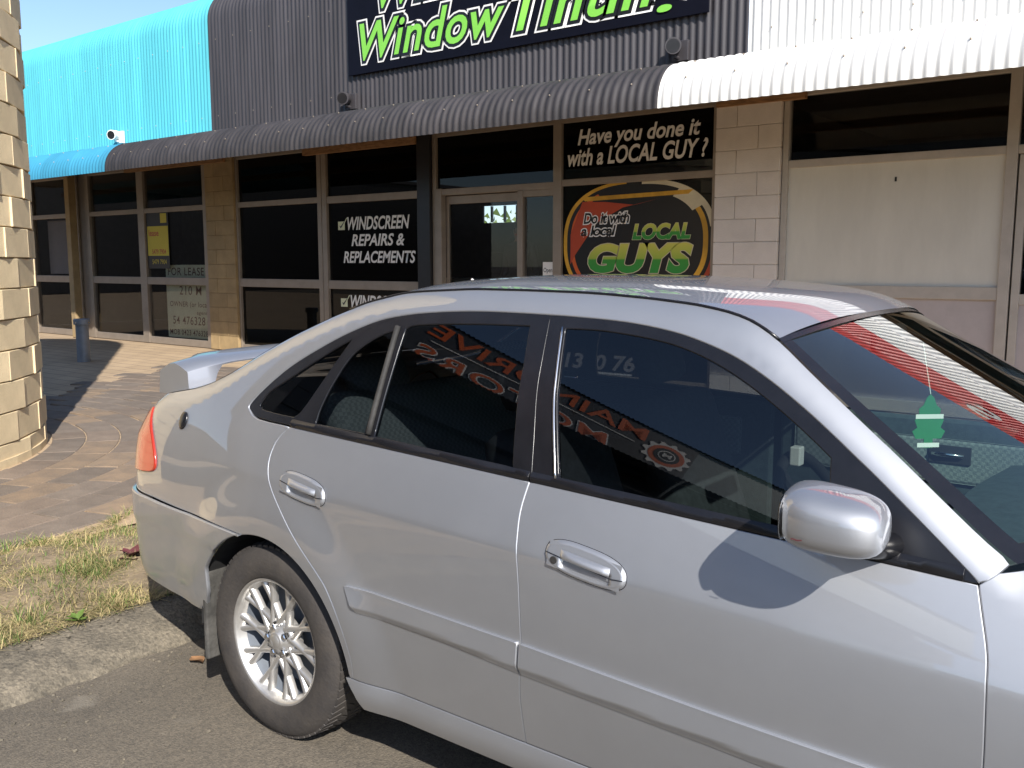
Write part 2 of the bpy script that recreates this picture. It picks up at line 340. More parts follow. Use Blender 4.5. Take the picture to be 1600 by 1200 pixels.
for cx, cy, cr, kind in cl:
    for _ in range(int(40+cr*600)):
        a = rg.uniform(0, 6.28); r_ = cr*math.sqrt(rg.random()); x, y = cx+r_*math.cos(a), cy+r_*math.sin(a)
        if not in_grass(x, y): continue
        q = rg.random(); m_ = 1 if q < .38+.4*(kind < .35) else (0 if q < .8 else 2)
        blade(x, y, rg.uniform(.015, .055)*(1.4 if kind > .75 else 1), rg.uniform(.002, .004), rg.uniform(0, .03), rg.uniform(0, 6.28), rg.uniform(0, .06), m_)
for _ in range(42000):
    x, y = rg.uniform(-4.8, -3.37), rg.uniform(.7, 3.1)
    if in_grass(x, y): blade(x, y, rg.uniform(.004, .026), rg.uniform(.002, .004), rg.uniform(.01, .05), rg.uniform(0, 6.28), rg.uniform(.0, .05), 1 if rg.random() < .78 else 0)
tag(make('grass', vs, fs, None, mats=[grass_a, grass_b, grass_c], mi=mi), 'patchy grass and straw on the island beside the kerb', 'grass', kind='stuff')
def weed(name, x, y, n, size, m_, label):
    vs.clear(); fs.clear(); rr = random.Random(int(x*1000))
    for k in range(n):
        a = 2.4*k+rr.uniform(-.3, .3); el = rr.uniform(.3, 1.2); L = size*rr.uniform(.6, 1.1); c, d = math.cos(a), math.sin(a)
        n0 = len(vs)
        for t in range(6):
            u = t/5; w = L*.28*math.sin(math.pi*min(1, u*.92+.08)); r_ = L*u*math.cos(el*(1-.5*u)); z = gz(x)+L*u*math.sin(el)*(1-.35*u)+k*.002
            vs.append((x+c*r_-d*w, y+d*r_+c*w, z)); vs.append((x+c*r_, y+d*r_, z-.004)); vs.append((x+c*r_+d*w, y+d*r_-c*w, z))
        for t in range(5):
            q = n0+3*t; fs.append((q, q+1, q+4, q+3)); fs.append((q+1, q+2, q+5, q+4))
    o = make(name, vs, fs, m_, smooth=True); return tag(o, label, 'weed')
weed('red_weed', -3.90, 2.19, 9, .09, weed_red, 'dark red leafy weed in the grass just behind the bumper')
weed('broadleaf_weed', -3.40, 1.68, 8, .055, grass_c, 'bright green broad-leaved weed by the kerb edge')
# loose grit along the kerb and on the road
s = MB(); rr = random.Random(9)
for _ in range(420):
    if rr.random() < .45: x, y, z = rr.gauss(-3.06, .09), rr.uniform(.9, 3.0), 0
    elif rr.random() < .5: x, y, z = rr.uniform(-3.43, -3.3), rr.uniform(.9, 2.6), .09
    else: x, y, z = rr.uniform(-3.0, -1.4), rr.uniform(.7, 1.6), 0
    if -3.42 < x < -3.08 and z == 0: continue
    q = rr.uniform(.002, .0065); M = Matrix.Translation((x, y, z+q*.4)) @ Matrix.Rotation(rr.uniform(0, 3), 4, 'Z') @ Matrix.Rotation(rr.uniform(0, 1), 4, 'X')
    s.box(-q, q, -q*.7, q*.7, -q*.5, q*.5, M)
tag(s.build('grit', concrete), 'loose grit and small stones along the kerb', 'grit', kind='stuff')
# fallen leaf on the asphalt behind the rear wheel
vs = []; fs = []
for t in range(7):
    u = t/6; w = .028*math.sin(math.pi*u); vs += [(-2.915+.075*(u-.5), 1.872-w, .012+.012*u), (-2.915+.075*(u-.5), 1.872, .006+.006*math.sin(3*u)), (-2.915+.075*(u-.5), 1.872+w, .014)]
for t in range(6): fs += [(3*t, 3*t+1, 3*t+4, 3*t+3), (3*t+1, 3*t+2, 3*t+5, 3*t+4)]
tag(make('fallen_leaf', vs, fs, leaf_dry, smooth=True), 'curled dry brown leaf on the asphalt behind the rear wheel', 'leaf')

# ------------------------------------------------------------------ round tower of cream blocks
tower = empty('round_tower', (*TC, .13), 'round tower of cream painted blocks at the left edge', 'tower')
NB = 28; da = 2*math.pi/NB; HB = .2
def block_geo(w, h, d):
    s = MB(); s.bev(-d, 0, -w/2, w/2, 0, h, .004); return s.v, s.f
bw = 2*TR*math.tan(da/2)*1.0
bv, bf = block_geo(bw+.012, HB-.008, .19)
bme = bpy.data.meshes.new('block'); bme.from_pydata(bv, [], bf); bme.materials.append(cream_block)
rest = MB()
for c in range(30):
    for q in range(NB):
        a = (q+.5*(c % 2)+.12*math.sin(c*2.1))*da; deg = math.degrees(a) % 360
        rj = random.uniform(-.006, .006); z = .10+c*HB
        if 8 < deg < 98 and z < 4.3:
            o = bpy.data.objects.new('block', bme); col.objects.link(o); o.parent = tower
            o.location = ((TR+rj)*math.cos(a), (TR+rj)*math.sin(a), z-.13); o.rotation_euler.z = a+random.uniform(-.018, .018)
        else:
            rest.box(-.19, 0, -bw/2-.005, bw/2+.005, 0, HB-.008, Matrix.Translation((TC[0]+TR*math.cos(a), TC[1]+TR*math.sin(a), z)) @ Matrix.Rotation(a, 4, 'Z'))
tag(rest.build('far_blocks', cream_block, tower), kind='stuff')
s = MB(); s.tube([(*TC, .05), (*TC, .10+30*HB)], TR-.03, 56); s.build('mortar_core', cream_block, tower)
s = MB(); s.tube([(*TC, .10), (*TC, .20)], TR+.014, 56); s.build('footing', cream_block, tower)

# ------------------------------------------------------------------ corrugated walls and bullnose awnings
PITCH = .076; AMP = .0085
def corrugated(name, x0, x1, prof, m, parent, smooth=True, pitch=PITCH, amp=AMP):
    if name == 'awning': amp = .0065
    n = int(round((x1-x0)/pitch*8)); s = MB(); rows = []
    nr = []
    for i, p in enumerate(prof):
        a = prof[max(0, i-1)]; c = prof[min(len(prof)-1, i+1)]; ty, tz = c[0]-a[0], c[1]-a[1]; l = math.hypot(ty, tz); nr.append((-tz/l, ty/l))
    for (y, z), (ny, nz) in zip(prof, nr):
        rows.append([(x0+(x1-x0)*k/n, y+ny*amp*math.cos(2*math.pi*(x0+(x1-x0)*k/n)/pitch), z+nz*amp*math.cos(2*math.pi*(x0+(x1-x0)*k/n)/pitch)) for k in range(n+1)])
    s.grid(rows); return s.build(name, m, parent, smooth)
def wallprof(z0, z1, ztop, rad=.46):
    p = [(YF-.06, z0)]+[(YF-.06, z0+(z1-z0)*t/4) for t in range(1, 5)]
    for k in range(1, 11):
        a = math.pi/2*k/10; p.append((YF-.06+rad*(1-math.cos(a)), z1+rad*math.sin(a)*(ztop-z1)/rad))
    p.append((YF+3.5, ztop+.1)); return p
# bullnose profile from the lip up and back to the wall
def awnprof():
    cy, cz, r = 6.60, 2.63, .34; p = [(cy-r, cz-.03)]
    for k in range(13):
        a = R(180-k*7.2); p.append((cy+r*math.cos(a), cz+r*math.sin(a)))
    ly, lz = p[-1]; p.append((YF-.05, lz+(YF-.05-ly)*.07)); return p
teal_b = empty('teal_shop', (-14.4, YF, FL), 'turquoise corrugated shop at the far left with for lease signs', 'shop')
dark_b = empty('charcoal_shop', (-7.4, YF, FL), 'charcoal corrugated window tinting shop behind the car', 'shop')
white_b = empty('white_shop', (.5, YF, FL), 'white corrugated shop with cream boarded windows on the right', 'shop')
XT, XD, XW = -18.5, -11.287, -3.479; XE = 8.0
corrugated('wall_sheet', XT, XD, wallprof(2.97, 4.72, 5.17), teal, teal_b)
corrugated('wall_sheet', XD+.002, XW, wallprof(2.97, 4.72, 5.17), charcoal, dark_b)
corrugated('wall_sheet', XW+.002, XE, [(YF-.06, 2.97), (YF-.06, 3.4), (YF-.06, 4.10)], white_sheet, white_b)
corrugated('upper_wall_sheet', XW+.002, XE, [(YF-.06, 4.10), (YF-.06, 4.6), (YF-.06, 4.95), (YF+.1, 4.96), (YF+4, 5.0)], red_sheet, white_b)
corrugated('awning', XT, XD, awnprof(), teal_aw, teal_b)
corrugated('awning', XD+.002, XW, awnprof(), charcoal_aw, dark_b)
corrugated('awning', XW+.002, XE, awnprof(), white_sheet, white_b)
for nm, par, x0, x1 in (('soffit', teal_b, XT, XD), ('soffit', dark_b, XD, XW), ('soffit', white_b, XW, XE)):
    s = MB(); s.box(x0, x1, 6.66, YF+.1, 2.925, 2.94); s.build(nm, soffit_m, par)
    s = MB(); s.box(x0, x1-.004, 6.44, 6.50, 2.76, 2.84); s.build('edge_beam', timber, par)
s = MB(); s.box(-9.35, -7.42, 7.80, 7.86, 2.80, 2.923); s.build('timber_beam', timber, dark_b)
s = MB(); s.box(-13.5, -11.0, 7.80, 7.86, 2.83, 2.923); s.build('timber_beam', timber, teal_b)
s = MB(); s.box(-3.75, -2.95, 7.81, 7.87, 2.83, 2.923); s.build('timber_beam', timber, white_b)
def screws(par, x0, x1, ring, m_):
    s = MB(); x = x0+.2
    while x < x1-.1:
        for (y, z, ny, nz) in ring:
            xx = round(x/PITCH)*PITCH; c = Vector((xx, y+ny*AMP, z+nz*AMP)); n_ = Vector((0, ny, nz)); s.tube([c-n_*.002, c+n_*.006, c+n_*.008], [.007, .007, .004], 6)
        x += PITCH*5
    tag(s.build('roof_screws', m_, par), kind='stuff')
scr = [(YF-.06, 3.45, -1, 0), (YF-.06, 4.45, -1, 0)]+[(6.60+.34*math.cos(R(a)), 2.63+.34*math.sin(R(a)), math.cos(R(a)), math.sin(R(a))) for a in (150, 118)]
screws(teal_b, XT, XD, scr, white_frame); screws(dark_b, XD, -8.5, scr, frame_m); screws(dark_b, -8.5, XW, scr[2:], frame_m); screws(white_b, XW, XE, scr, frame_m)
# red band lettering on the white shop (seen only as a reflection in the windscreen)
text('lettering', 'S', (.55, .85, 4.42, 4.8), YF-.085, white_p, white_b, .15, .015)
# ------------------------------------------------------------------ shopfront frames and glass
def vbar(par, x0, x1, z0, z1, m=frame_m, y0=7.875, y1=7.955, name='mullion'):
    s = MB(); s.bev(x0, x1, y0, y1, z0, z1, .004); return s.build(name, m, par)
def hbar(par, x0, x1, z0, z1, m=frame_m, y0=7.883, y1=7.948, name='rail'):
    s = MB(); s.bev(x0, x1, y0, y1, z0, z1, .004); return s.build(name, m, par)
def pane(par, x0, x1, z0, z1, m=shop_glass, y=7.915, name='glass_pane'):
    s = MB(); s.box(x0-.01, x1+.01, y, y+.008, z0-.01, z1+.01); return s.build(name, m, par)
def bay(par, x0, x1, zs, m=shop_glass, fm=frame_m):
    """glass split by rails: zs is a list of (z0,z1) rails from bottom to top"""
    for a, c in zs: hbar(par, x0, x1, a, c, fm)
    for (a, c), (d, e) in zip(zs, zs[1:]): pane(par, x0, x1, c, d, m)
TOP = 2.905
Zr = [(FL, FL+.10), (1.145, 1.255), (2.215, 2.285), (TOP-.05, TOP+.03)]
# teal shop
for x0, x1 in ((-18.4, -16.82), (-16.66, -15.2), (-14.74, -13.31), (-13.14, -11.62)): bay(teal_b, x0, x1, Zr)
for x0, x1 in ((-16.82, -16.66), (-15.2, -15.1), (-14.84, -14.74), (-13.31, -13.14), (-11.62, -11.512)): vbar(teal_b, x0, x1, FL, TOP+.03)
hbar(teal_b, -15.1, -14.84, FL, TOP, frame_m, 7.90, 7.95, 'filler_panel')
s = MB(); s.bev(-15.16, -15.02, 7.70, 7.82, zp(7.7), 2.92, .006); s.build('verandah_post', tan_block, teal_b)
# charcoal shop
bay(dark_b, -10.83, -9.18, Zr, dark_film)
bay(dark_b, -9.01, -7.42, [(FL, FL+.10), (1.145, 1.25), (2.20, 2.285), (TOP-.05, TOP+.03)], dark_film)
vbar(dark_b, -10.85, -10.815, FL, TOP+.03); vbar(dark_b, -9.18, -9.105, FL, TOP+.03); vbar(dark_b, -9.095, -9.01, FL, TOP+.03)
s = MB(); s.bev(-7.42, -7.225, 7.83, 7.99, FL, 2.92, .005); s.build('black_pier', black_panel, dark_b)
vbar(dark_b, -7.222, -7.09, FL, 2.29); vbar(dark_b, -7.222, -7.17, 2.29, TOP+.03)
hbar(dark_b, -7.17, -5.56, 2.215, 2.285); hbar(dark_b, -7.17, -5.56, TOP-.05, TOP+.03); pane(dark_b, -7.17, -5.56, 2.285, TOP-.05, dark_film)
vbar(dark_b, -6.02, -5.95, FL, 2.215); hbar(dark_b, -5.95, -5.56, FL, FL+.1); hbar(dark_b, -5.95, -5.56, 2.15, 2.215); pane(dark_b, -5.95, -5.56, FL+.1, 2.15, shop_glass)
vbar(dark_b, -5.56, -5.46, FL, TOP+.03)
bay(dark_b, -5.46, -3.80, [(FL, FL+.10), (2.235, 2.30), (TOP-.05, TOP+.03)], dark_film)
vbar(dark_b, -3.80, -3.765, FL, TOP+.03)
# white shop
for k in range(3):
    X = -3.10+k*3.6
    for a, c in ((FL, FL+.10), (1.18, 1.28), (2.27, 2.335), (TOP-.04, TOP+.03)): hbar(white_b, X, X+1.68, a, c, white_frame)
    pane(white_b, X, X+1.68, 2.335, TOP-.04, shop_glass)
    s = MB(); s.box(X-.01, X+1.69, 7.91, 7.93, 1.27, 2.28); s.build('cream_board', cream_board, white_b)
    s = MB(); s.box(X-.01, X+1.69, 7.912, 7.932, FL+.09, 1.19); s.build('lower_board', pink_board, white_b)
    vbar(white_b, X-.05, X, FL, TOP+.03, white_frame); vbar(white_b, X+1.68, X+1.76, FL, TOP+.03, white_frame)
    X2 = X+1.76
    hbar(white_b, X2, X2+1.78, 2.27, 2.335, white_frame); hbar(white_b, X2, X2+1.78, TOP-.04, TOP+.03, white_frame); pane(white_b, X2, X2+1.78, 2.335, TOP-.04)
    for d in (0, .89):
        vbar(white_b, X2+d+.012, X2+d+.07, FL, 2.265, white_frame, 7.89, 7.94, 'door_stile'); vbar(white_b, X2+d+.815, X2+d+.875, FL, 2.265, white_frame, 7.89, 7.94, 'door_stile')
        for a, c in ((FL, FL+.12), (1.15, 1.23), (2.19, 2.265)): hbar(white_b, X2+d+.07, X2+d+.815, a, c, white_frame, 7.892, 7.938, 'door_rail')
        s = MB(); s.box(X2+d+.06, X2+d+.825, 7.912, 7.92, 1.22, 2.2); s.build('door_pane', shop_glass, white_b)
        s = MB(); s.box(X2+d+.06, X2+d+.825, 7.912, 7.92, FL+.11, 1.16); s.build('door_pane', pink_board, white_b)
s = MB(); s.box(-2.22, -2.205, 7.905, 7.91, 2.115, 2.15); s.build('scuff', black_p, white_b)
# block piers: every block a piece
def blockpier(par, name, x0, x1, m, z1=2.93, hb=.2, y0=7.84):
    w = x1-x0; z = FL; c = 0
    s = MB(); s.box(x0+.012, x1-.012, y0+.012, YF+.2, FL, z1); core = s.build(name, m, par)
    while z < z1-.02:
        h = min(hb, z1-z); cuts = [0, .41*w/.62*.62, w] if c % 2 else [0, .21, w]
        cuts = [0, w*.66, w] if c % 2 else [0, w*.33, w]
        for a, d in zip(cuts, cuts[1:]):
            s = MB(); s.bev(x0+a+.002, x0+d-.002, y0+random.uniform(-.001, .001), y0+.06, z+.002, z+h-.002, .004); s.build('block', m, core)
        z += hb; c += 1
    return core
blockpier(dark_b, 'block_pier', -3.76, -3.155, pink_block)
blockpier(teal_b, 'block_pier', -11.50, -10.855, tan_block)
# shop rooms: floor, back wall, ceiling, party walls
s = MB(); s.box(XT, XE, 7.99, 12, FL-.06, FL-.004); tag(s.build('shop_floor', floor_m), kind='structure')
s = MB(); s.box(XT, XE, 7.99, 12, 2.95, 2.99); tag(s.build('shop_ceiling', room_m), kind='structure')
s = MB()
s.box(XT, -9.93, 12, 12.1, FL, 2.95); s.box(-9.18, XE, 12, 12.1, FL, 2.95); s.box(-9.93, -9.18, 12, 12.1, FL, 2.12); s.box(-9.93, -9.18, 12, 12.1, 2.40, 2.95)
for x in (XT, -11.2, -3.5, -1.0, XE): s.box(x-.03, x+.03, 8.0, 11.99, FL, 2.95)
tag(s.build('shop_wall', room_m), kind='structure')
wdw = empty('back_window', (-9.55, 12, 2.12), 'bright window with bars in the back wall of the dark shop', 'window')
for x in (-9.91, -9.72, -9.45, -9.2):
    s = MB(); s.box(x-.015, x+.015, 12.02, 12.06, 2.13, 2.39); s.build('bar', black_panel, wdw)
bush = MB(); rr = random.Random(5)
for _ in range(1600):
    x, y, z = rr.uniform(-15, -9), rr.uniform(14.5, 16), rr.uniform(.1, 2.2)+rr.random()*.4; sft = rr.uniform(.05, .13); a = rr.uniform(0, 3)
    n = len(bush.v); bush.v += [(x-sft*math.cos(a), y, z-sft*.5), (x+sft*math.cos(a), y-sft*math.sin(a), z), (x, y, z+sft)]; bush.f.append((n, n+1, n+2))
tag(bush.build('hedge', grass_c), 'green hedge seen through the back window of the shop', 'hedge')
# glazed entrance door and a counter in the dark shop
dr = empty('entrance_door', (-6.55, 7.97, FL), 'glazed entrance door of the dark shop beside the black pier', 'door')
pane(dr, -7.06, -6.06, FL+.1, 2.12, shop_glass, 7.968, 'door_pane')
for x0, x1 in ((-7.088, -7.05), (-6.06, -6.022)): vbar(dr, x0, x1, FL+.01, 2.21, frame_m, 7.957, 7.99, 'door_stile')
for z0, z1 in ((FL+.01, FL+.11), (2.12, 2.21)): hbar(dr, -7.05, -6.06, z0, z1, frame_m, 7.959, 7.988, 'door_rail')
ct = empty('counter', (-8.3, 10.6, FL), 'pale timber counter with a screen inside the dark shop', 'counter')
s = MB(); s.bev(-9.6, -7.6, 10.3, 10.9, FL, 1.20, .01); s.build('cabinet', pink_board, ct)
s = MB(); s.bev(-9.66, -7.54, 10.24, 10.96, 1.20, 1.24, .008); s.build('worktop', white_frame, ct)
s = MB(); s.bev(-8.5, -8.05, 10.5, 10.53, 1.33, 1.62, .006); s.box(-8.3, -8.25, 10.5, 10.53, 1.24, 1.33); s.build('screen', black_panel, ct)
# vertical blind behind the left shop window
bl = empty('vertical_blind', (-15.9, 8.15, 1.3), 'faded vertical blind hanging in the left shop window', 'blind')
for k in range(15):
    s = MB(); s.box(-.045, .045, -.002, .002, 1.28, 2.2, Matrix.Translation((-16.6+k*.095, 8.15, 0)) @ Matrix.Rotation(.5+.1*random.random(), 4, 'Z')); s.build('slat', pink_board, bl)

# ------------------------------------------------------------------ signs and fittings on the shops
sg = empty('window_tinting_sign', (-6.15, 7.80, 3.65), 'navy sign with white-edged green lettering above the charcoal awning', 'sign')
s = MB(); s.bev(-8.463, -3.84, 7.795, 7.815, 3.655, 5.05, .003); s.build('sign_board', navy, sg)
for k, (off, m_) in enumerate(((.10, white_p), (.066, black_p), (.014, green_p))):
    y = 7.790-.004*k
    for body, box in (('Window', (-8.24, -6.13, 3.80, 4.20)), ('Tinting', (-6.0, -4.02, 3.67, 4.21)), ('Windscreens', (-7.93, -4.6, 4.335, 4.75))):
        text('lettering', body, box, y, m_, sg, .28, off, spacing=1.04)
def flood(x, m_, label):
    e = empty('flood_light', (x, 7.78, 3.28), label, 'light', 'flood lights above the awning')
    s = MB(); s.bev(x-.06, x+.10, 7.79, 7.83, 3.27, 3.45, .005); s.build('mounting_plate', m_, e)
    s = MB(); s.tube([(x, 7.79, 3.30), (x, 7.73, 3.30), (x, 7.72, 3.36)], .018, 8); s.build('arm', m_, e)
    s = MB(); d = Vector((.45, -.85, -.1)).normalized(); c = Vector((x, 7.70, 3.385))
    s.tube([c-d*.09, c-d*.085, c+d*.05, c+d*.055], [.045, .07, .075, .072], 20, cap=True); s.build('housing', m_, e, smooth=False)
    s = MB(); s.tube([c+d*.056, c+d*.058], .06, 20); s.build('lens', black_panel, e)
flood(-8.45, charcoal, 'charcoal flood light below the left end of the navy sign')
flood(-4.13, charcoal, 'charcoal flood light where the dark awning meets the white one')
flood(-13.57, white_p, 'white flood light on the turquoise wall')
# film lettering on the glass
def onglass(name, label, x, z):
    return empty(name, (x, 7.91, z), label, 'lettering')
g = onglass('window_lettering', 'white two-line slogan ending in a question mark on dark glass', -4.6, 2.4)
text('lettering', 'Have you done it', (-5.28, -3.95, 2.585, 2.775), 7.9115, white_p, g, .24, .024)
text('lettering', 'with a LOCAL GUY ?', (-5.40, -3.87, 2.43, 2.60-.01), 7.9112, white_p, g, .24, .024)
def tick(par, x, z, sz):
    s = MB(); s.poly([(x, z), (x+sz, z), (x+sz, z+sz*.86), (x, z+sz*.86)], 7.911, .001); s.build('tick_box', paper, par)
    s = MB(); s.poly([(x+.2*sz, z+.45*sz), (x+.42*sz, z+.15*sz), (x+1.25*sz, z+1.15*sz), (x+.42*sz, z+.38*sz)], 7.909, .001); s.build('tick_mark', black_p, par)
    s = MB(); s.poly([(x+.92*sz, z+.72*sz), (x+1.02*sz, z+.70*sz), (x+1.42*sz, z+1.22*sz), (x+1.28*sz, z+1.20*sz)], 7.9085, .001); s.build('tick_end', paper, par)
g = onglass('window_lettering', 'white lettering WINDSCREEN REPAIRS and REPLACEMENTS with a ticked box', -8.2, 1.46)
tick(g, -8.84, 1.87, .12)
text('lettering', 'WINDSCREEN', (-8.67, -7.62, 1.87, 2.02), 7.9115, white_p, g, .24, .024)
text('lettering', 'REPAIRS &', (-8.60, -7.71, 1.675, 1.81), 7.9115, white_p, g, .24, .024)
text('lettering', 'REPLACEMENTS', (-8.75, -7.53, 1.47, 1.605), 7.9115, white_p, g, .24, .024)
g = onglass('window_lettering', 'white lettering WINDSCREEN low on the glass, cut off by the car roof', -8.2, .9)
tick(g, -8.82, .925, .12); text('lettering', 'WINDSCREEN', (-8.64, -7.60, .92, 1.07), 7.9115, white_p, g, .24, .024)
# round local guys decal
lg = empty('shop_decal', (-4.62, 7.91, 1.3), 'round black decal with orange rings and green lettering on the shop window', 'decal')
LC = (-4.60, 1.66); LW, LH = .845, .595
def sup(a, kx, kz, n=2.5):
    c, d = math.cos(a), math.sin(a); return (LC[0]+LW*kx*math.copysign(abs(c)**(2/n), c), LC[1]+LH*kz*math.copysign(abs(d)**(2/n), d))
N = 96
s = MB(); s.poly([sup(2*math.pi*k/N, .985, .985) for k in range(N)], 7.9105, .001); s.build('black_ground', black_p, lg)
def band(k0, k1, a0, a1, m_, y, sh=(0, 0)):
    s = MB(); rows = [[], []]
    for k in range(61):
        a = R(a0+(a1-a0)*k/60); p = sup(a, k0, k0); q = sup(a, k1, k1); rows[0].append((p[0], y, p[1])); rows[1].append((q[0]+sh[0], y, q[1]+sh[1]))
    s.grid(rows); s.build('ring_band', m_, lg)
band(.95, 1.0, 95, 255, amber_p, 7.9095); band(.93, 1.0, 10, 88, glow_p, 7.9095); band(.945, 1.0, -80, 8, red_p, 7.9095)
band(.85, .90, 120, 245, orange_p, 7.909); band(.84, .90, -70, 60, amber_p, 7.909); band(.80, 1.0, 32, 60, glow_p, 7.9088)
s = MB(); s.poly([(-5.19, 2.075), (-4.05, 2.10), (-4.0, 2.14), (-5.24, 2.115)], 7.9085, .001); s.build('yellow_swoosh', amber_p, lg)
s = MB(); s.poly([(-5.22, 2.07), (-4.95, 2.06), (-4.62, 2.02), (-4.35, 2.07), (-4.75, 2.0), (-5.05, 1.86), (-5.3, 1.55), (-5.36, 1.45), (-5.36, 1.75)], 7.9082, .0005); s.build('orange_glow', red_p, lg)
for k, (off, m_) in enumerate(((.10, white_p), (.022, black_p))):
    text('lettering', 'Do it with', (-5.20, -4.68, 1.855, 1.955), 7.9075-.0008*k, m_, lg, .22, off); text('lettering', 'a local', (-5.23, -4.83, 1.735, 1.83), 7.9075-.0008*k, m_, lg, .22, off)
def gradient_green(name, z0, z1):
    m = mat(name, (.3, .5, .05), rough=.5); nt, b = nodes_of(m)
    tc = nt.nodes.new('ShaderNodeTexCoord'); sp = nt.nodes.new('ShaderNodeSeparateXYZ'); nt.links.new(tc.outputs['Object'], sp.inputs[0])
    mr = nt.nodes.new('ShaderNodeMapRange'); mr.inputs[1].default_value = z0; mr.inputs[2].default_value = z1; nt.links.new(sp.outputs[2], mr.inputs[0])
    r = nt.nodes.new('ShaderNodeValToRGB'); e = r.color_ramp.elements; e[0].color = (.03, .28, .045, 1); e[1].color = (.62, .60, .10, 1)
    x = e.new(.44); x.color = (.05, .30, .04, 1); x = e.new(.5); x.color = (.36, .48, .06, 1)
    nt.links.new(mr.outputs[0], r.inputs[0]); nt.links.new(r.outputs[0], b.inputs['Base Color']); return m
gl = gradient_green('green_gradient_small', 1.69, 1.84); gg = gradient_green('green_gradient_big', 1.38, 1.64)
for k, (off, m1, m2) in enumerate(((.065, glow_p, glow_p), (.045, gl, gg))):
    text('lettering', 'LOCAL', (-4.63, -4.03, 1.695, 1.83), 7.9075-.0008*k, m1, lg, .22, off); text('lettering', 'GUYS', (-5.12, -4.02, 1.385, 1.635), 7.9075-.0008*k, m2, lg, .22, off+.01)
g = onglass('window_lettering', 'white phone number low on the shop glass seen through the car windows', -4.7, .3)
text('lettering', '1300 76 57 1', (-5.42, -4.07, .40, .545), 7.9115, white_p, g, .2, .03)
for x0, x1 in ((-5.14, -4.62), (-4.52, -4.25)):
    s = MB(); s.box(x0, x1, 7.9105, 7.9115, .355, .375); s.build('underline', white_p, g)
# open card on the side light
op = empty('open_card', (-5.62, 7.905, 1.34), 'small white Open card hanging behind the glass beside the door', 'sign')
s = MB(); s.box(-5.70, -5.565, 7.900, 7.903, 1.33, 1.475); s.build('card', white_p, op); text('lettering', 'Open', (-5.69, -5.58, 1.355, 1.415), 7.8992, black_p, op, 0, .01)
# agent sign and hand-lettered lease sign in the turquoise shop
ag = empty('agent_sign', (-12.83, 7.905, 1.38), 'black and yellow agent sign taped to the left shop window', 'sign')
s = MB(); s.box(-13.12, -12.54, 7.903, 7.909, 1.385, 2.235); s.build('board', black_p, ag)
s = MB(); s.box(-13.10, -12.55, 7.8995, 7.902, 1.575, 2.015); s.build('yellow_panel', yellow_p, ag)
s = MB(); s.box(-12.74, -12.58, 7.8995, 7.902, 2.06, 2.20); s.build('yellow_square', yellow_p, ag)
text('lettering', 'lease', (-13.06, -12.80, 1.87, 1.96), 7.8985, red_p, ag, 0, .02)
text('lettering', '5479 7904', (-12.99, -12.62, 1.60, 1.67), 7.8985, red_p, ag, 0, .02); text('lettering', '5479 7904', (-13.0, -12.62, 1.45, 1.52), 7.9015, yellow_p, ag, 0, .0)
ls = empty('lease_sign', (-12.2, 7.96, .33), 'hand-lettered pale lease sign standing inside the left shop window', 'sign')
s = MB(); s.box(-12.76, -11.65, 7.965, 7.97, .36, 1.44); s.build('sheet', paper, ls)
for body, box in (('FOR LEASE', (-12.7, -11.78, 1.285, 1.40)), ('210 M', (-12.42, -11.86, 1.0, 1.13)), ('OWNER (or local', (-12.68, -11.72, .80, .90)), ('agent)', (-12.0, -11.7, .70, .77)), ('54 476328', (-12.62, -11.8, .56, .68)), ('MOB 0423 476328', (-12.71, -11.74, .40, .48))):
    text('lettering', body, box, 7.9635, marker, ls, .05, .004, spacing=1.1)
# bollard on the paving
bo = empty('bollard', (-11.62, 6.03, zp(6)), 'grey steel bollard with a flat cap on the paving', 'bollard')
bx_, by_ = -11.62, 6.03; z0 = zp(6)
s = MB(); s.tube([(bx_, by_, z0-.02), (bx_, by_, z0+.47)], .078, 24); s.build('post', steel, bo, smooth=False)
s = MB(); s.tube([(bx_, by_, z0+.47), (bx_, by_, z0+.475), (bx_, by_, z0+.535), (bx_, by_, z0+.545)], [.085, .10, .10, .092], 24); s.build('cap', steel, bo)
for k in range(4):
    a = k*1.57+.4; s = MB(); s.tube([(bx_+.095*math.cos(a), by_+.095*math.sin(a), z0+.50), (bx_+.108*math.cos(a), by_+.108*math.sin(a), z0+.50)], .01, 8); s.build('bolt', chrome, bo)

# ------------------------------------------------------------------ motor workshop beside the tower (mirrored in the car glass)
A0 = Vector((-6.024, -1.367, 0)); U = Vector((-.512, .859, 0)); Nn = Vector((.859, .512, 0))   # U reads left to right, Nn faces the car park
FM = Matrix(((U.x, -Nn.x, 0, A0.x), (U.y, -Nn.y, 0, A0.y), (0, 0, 1, 0), (0, 0, 0, 1)))        # local x along sign, local y into the wall
ws = empty('motor_workshop', (A0.x, A0.y, .1), 'charcoal workshop with an orange lettered sign mirrored in the car windows', 'workshop')
slate = mat('slate_fascia', (.045, .048, .055), rough=.4, noise=.1)
slate_l = mat('pale_fascia', (.20, .25, .26), rough=.4, noise=.08)
def wbox(name, x0, x1, y0, y1, z0, z1, m_):
    s = MB(); s.box(x0, x1, y0, y1, z0, z1, FM); return s.build(name, m_, ws)
wbox('fascia', -3.75, 1.05, 0, .12, 4.42, 5.42, slate)
wbox('fascia', -9.0, -3.76, .02, .12, 4.42, 5.42, slate_l)
wbox('wall', -9.0, -6.2, .6, .8, .1, 4.4, slate_l); wbox('roof_deck', -9, 1.05, .13, 7, 5.30, 5.40, charcoal)
wbox('wall', -9.0, -8.8, .81, 7, .1, 5.29, slate_l); wbox('wall', -9, 1.05, 7.01, 7.2, .1, 5.4, slate_l); wbox('wall', .9, 1.05, .6, 7, .1, 5.29, slate)
wbox('lintel', -9, 1.05, .3, .6, 3.6, 4.41, black_panel)
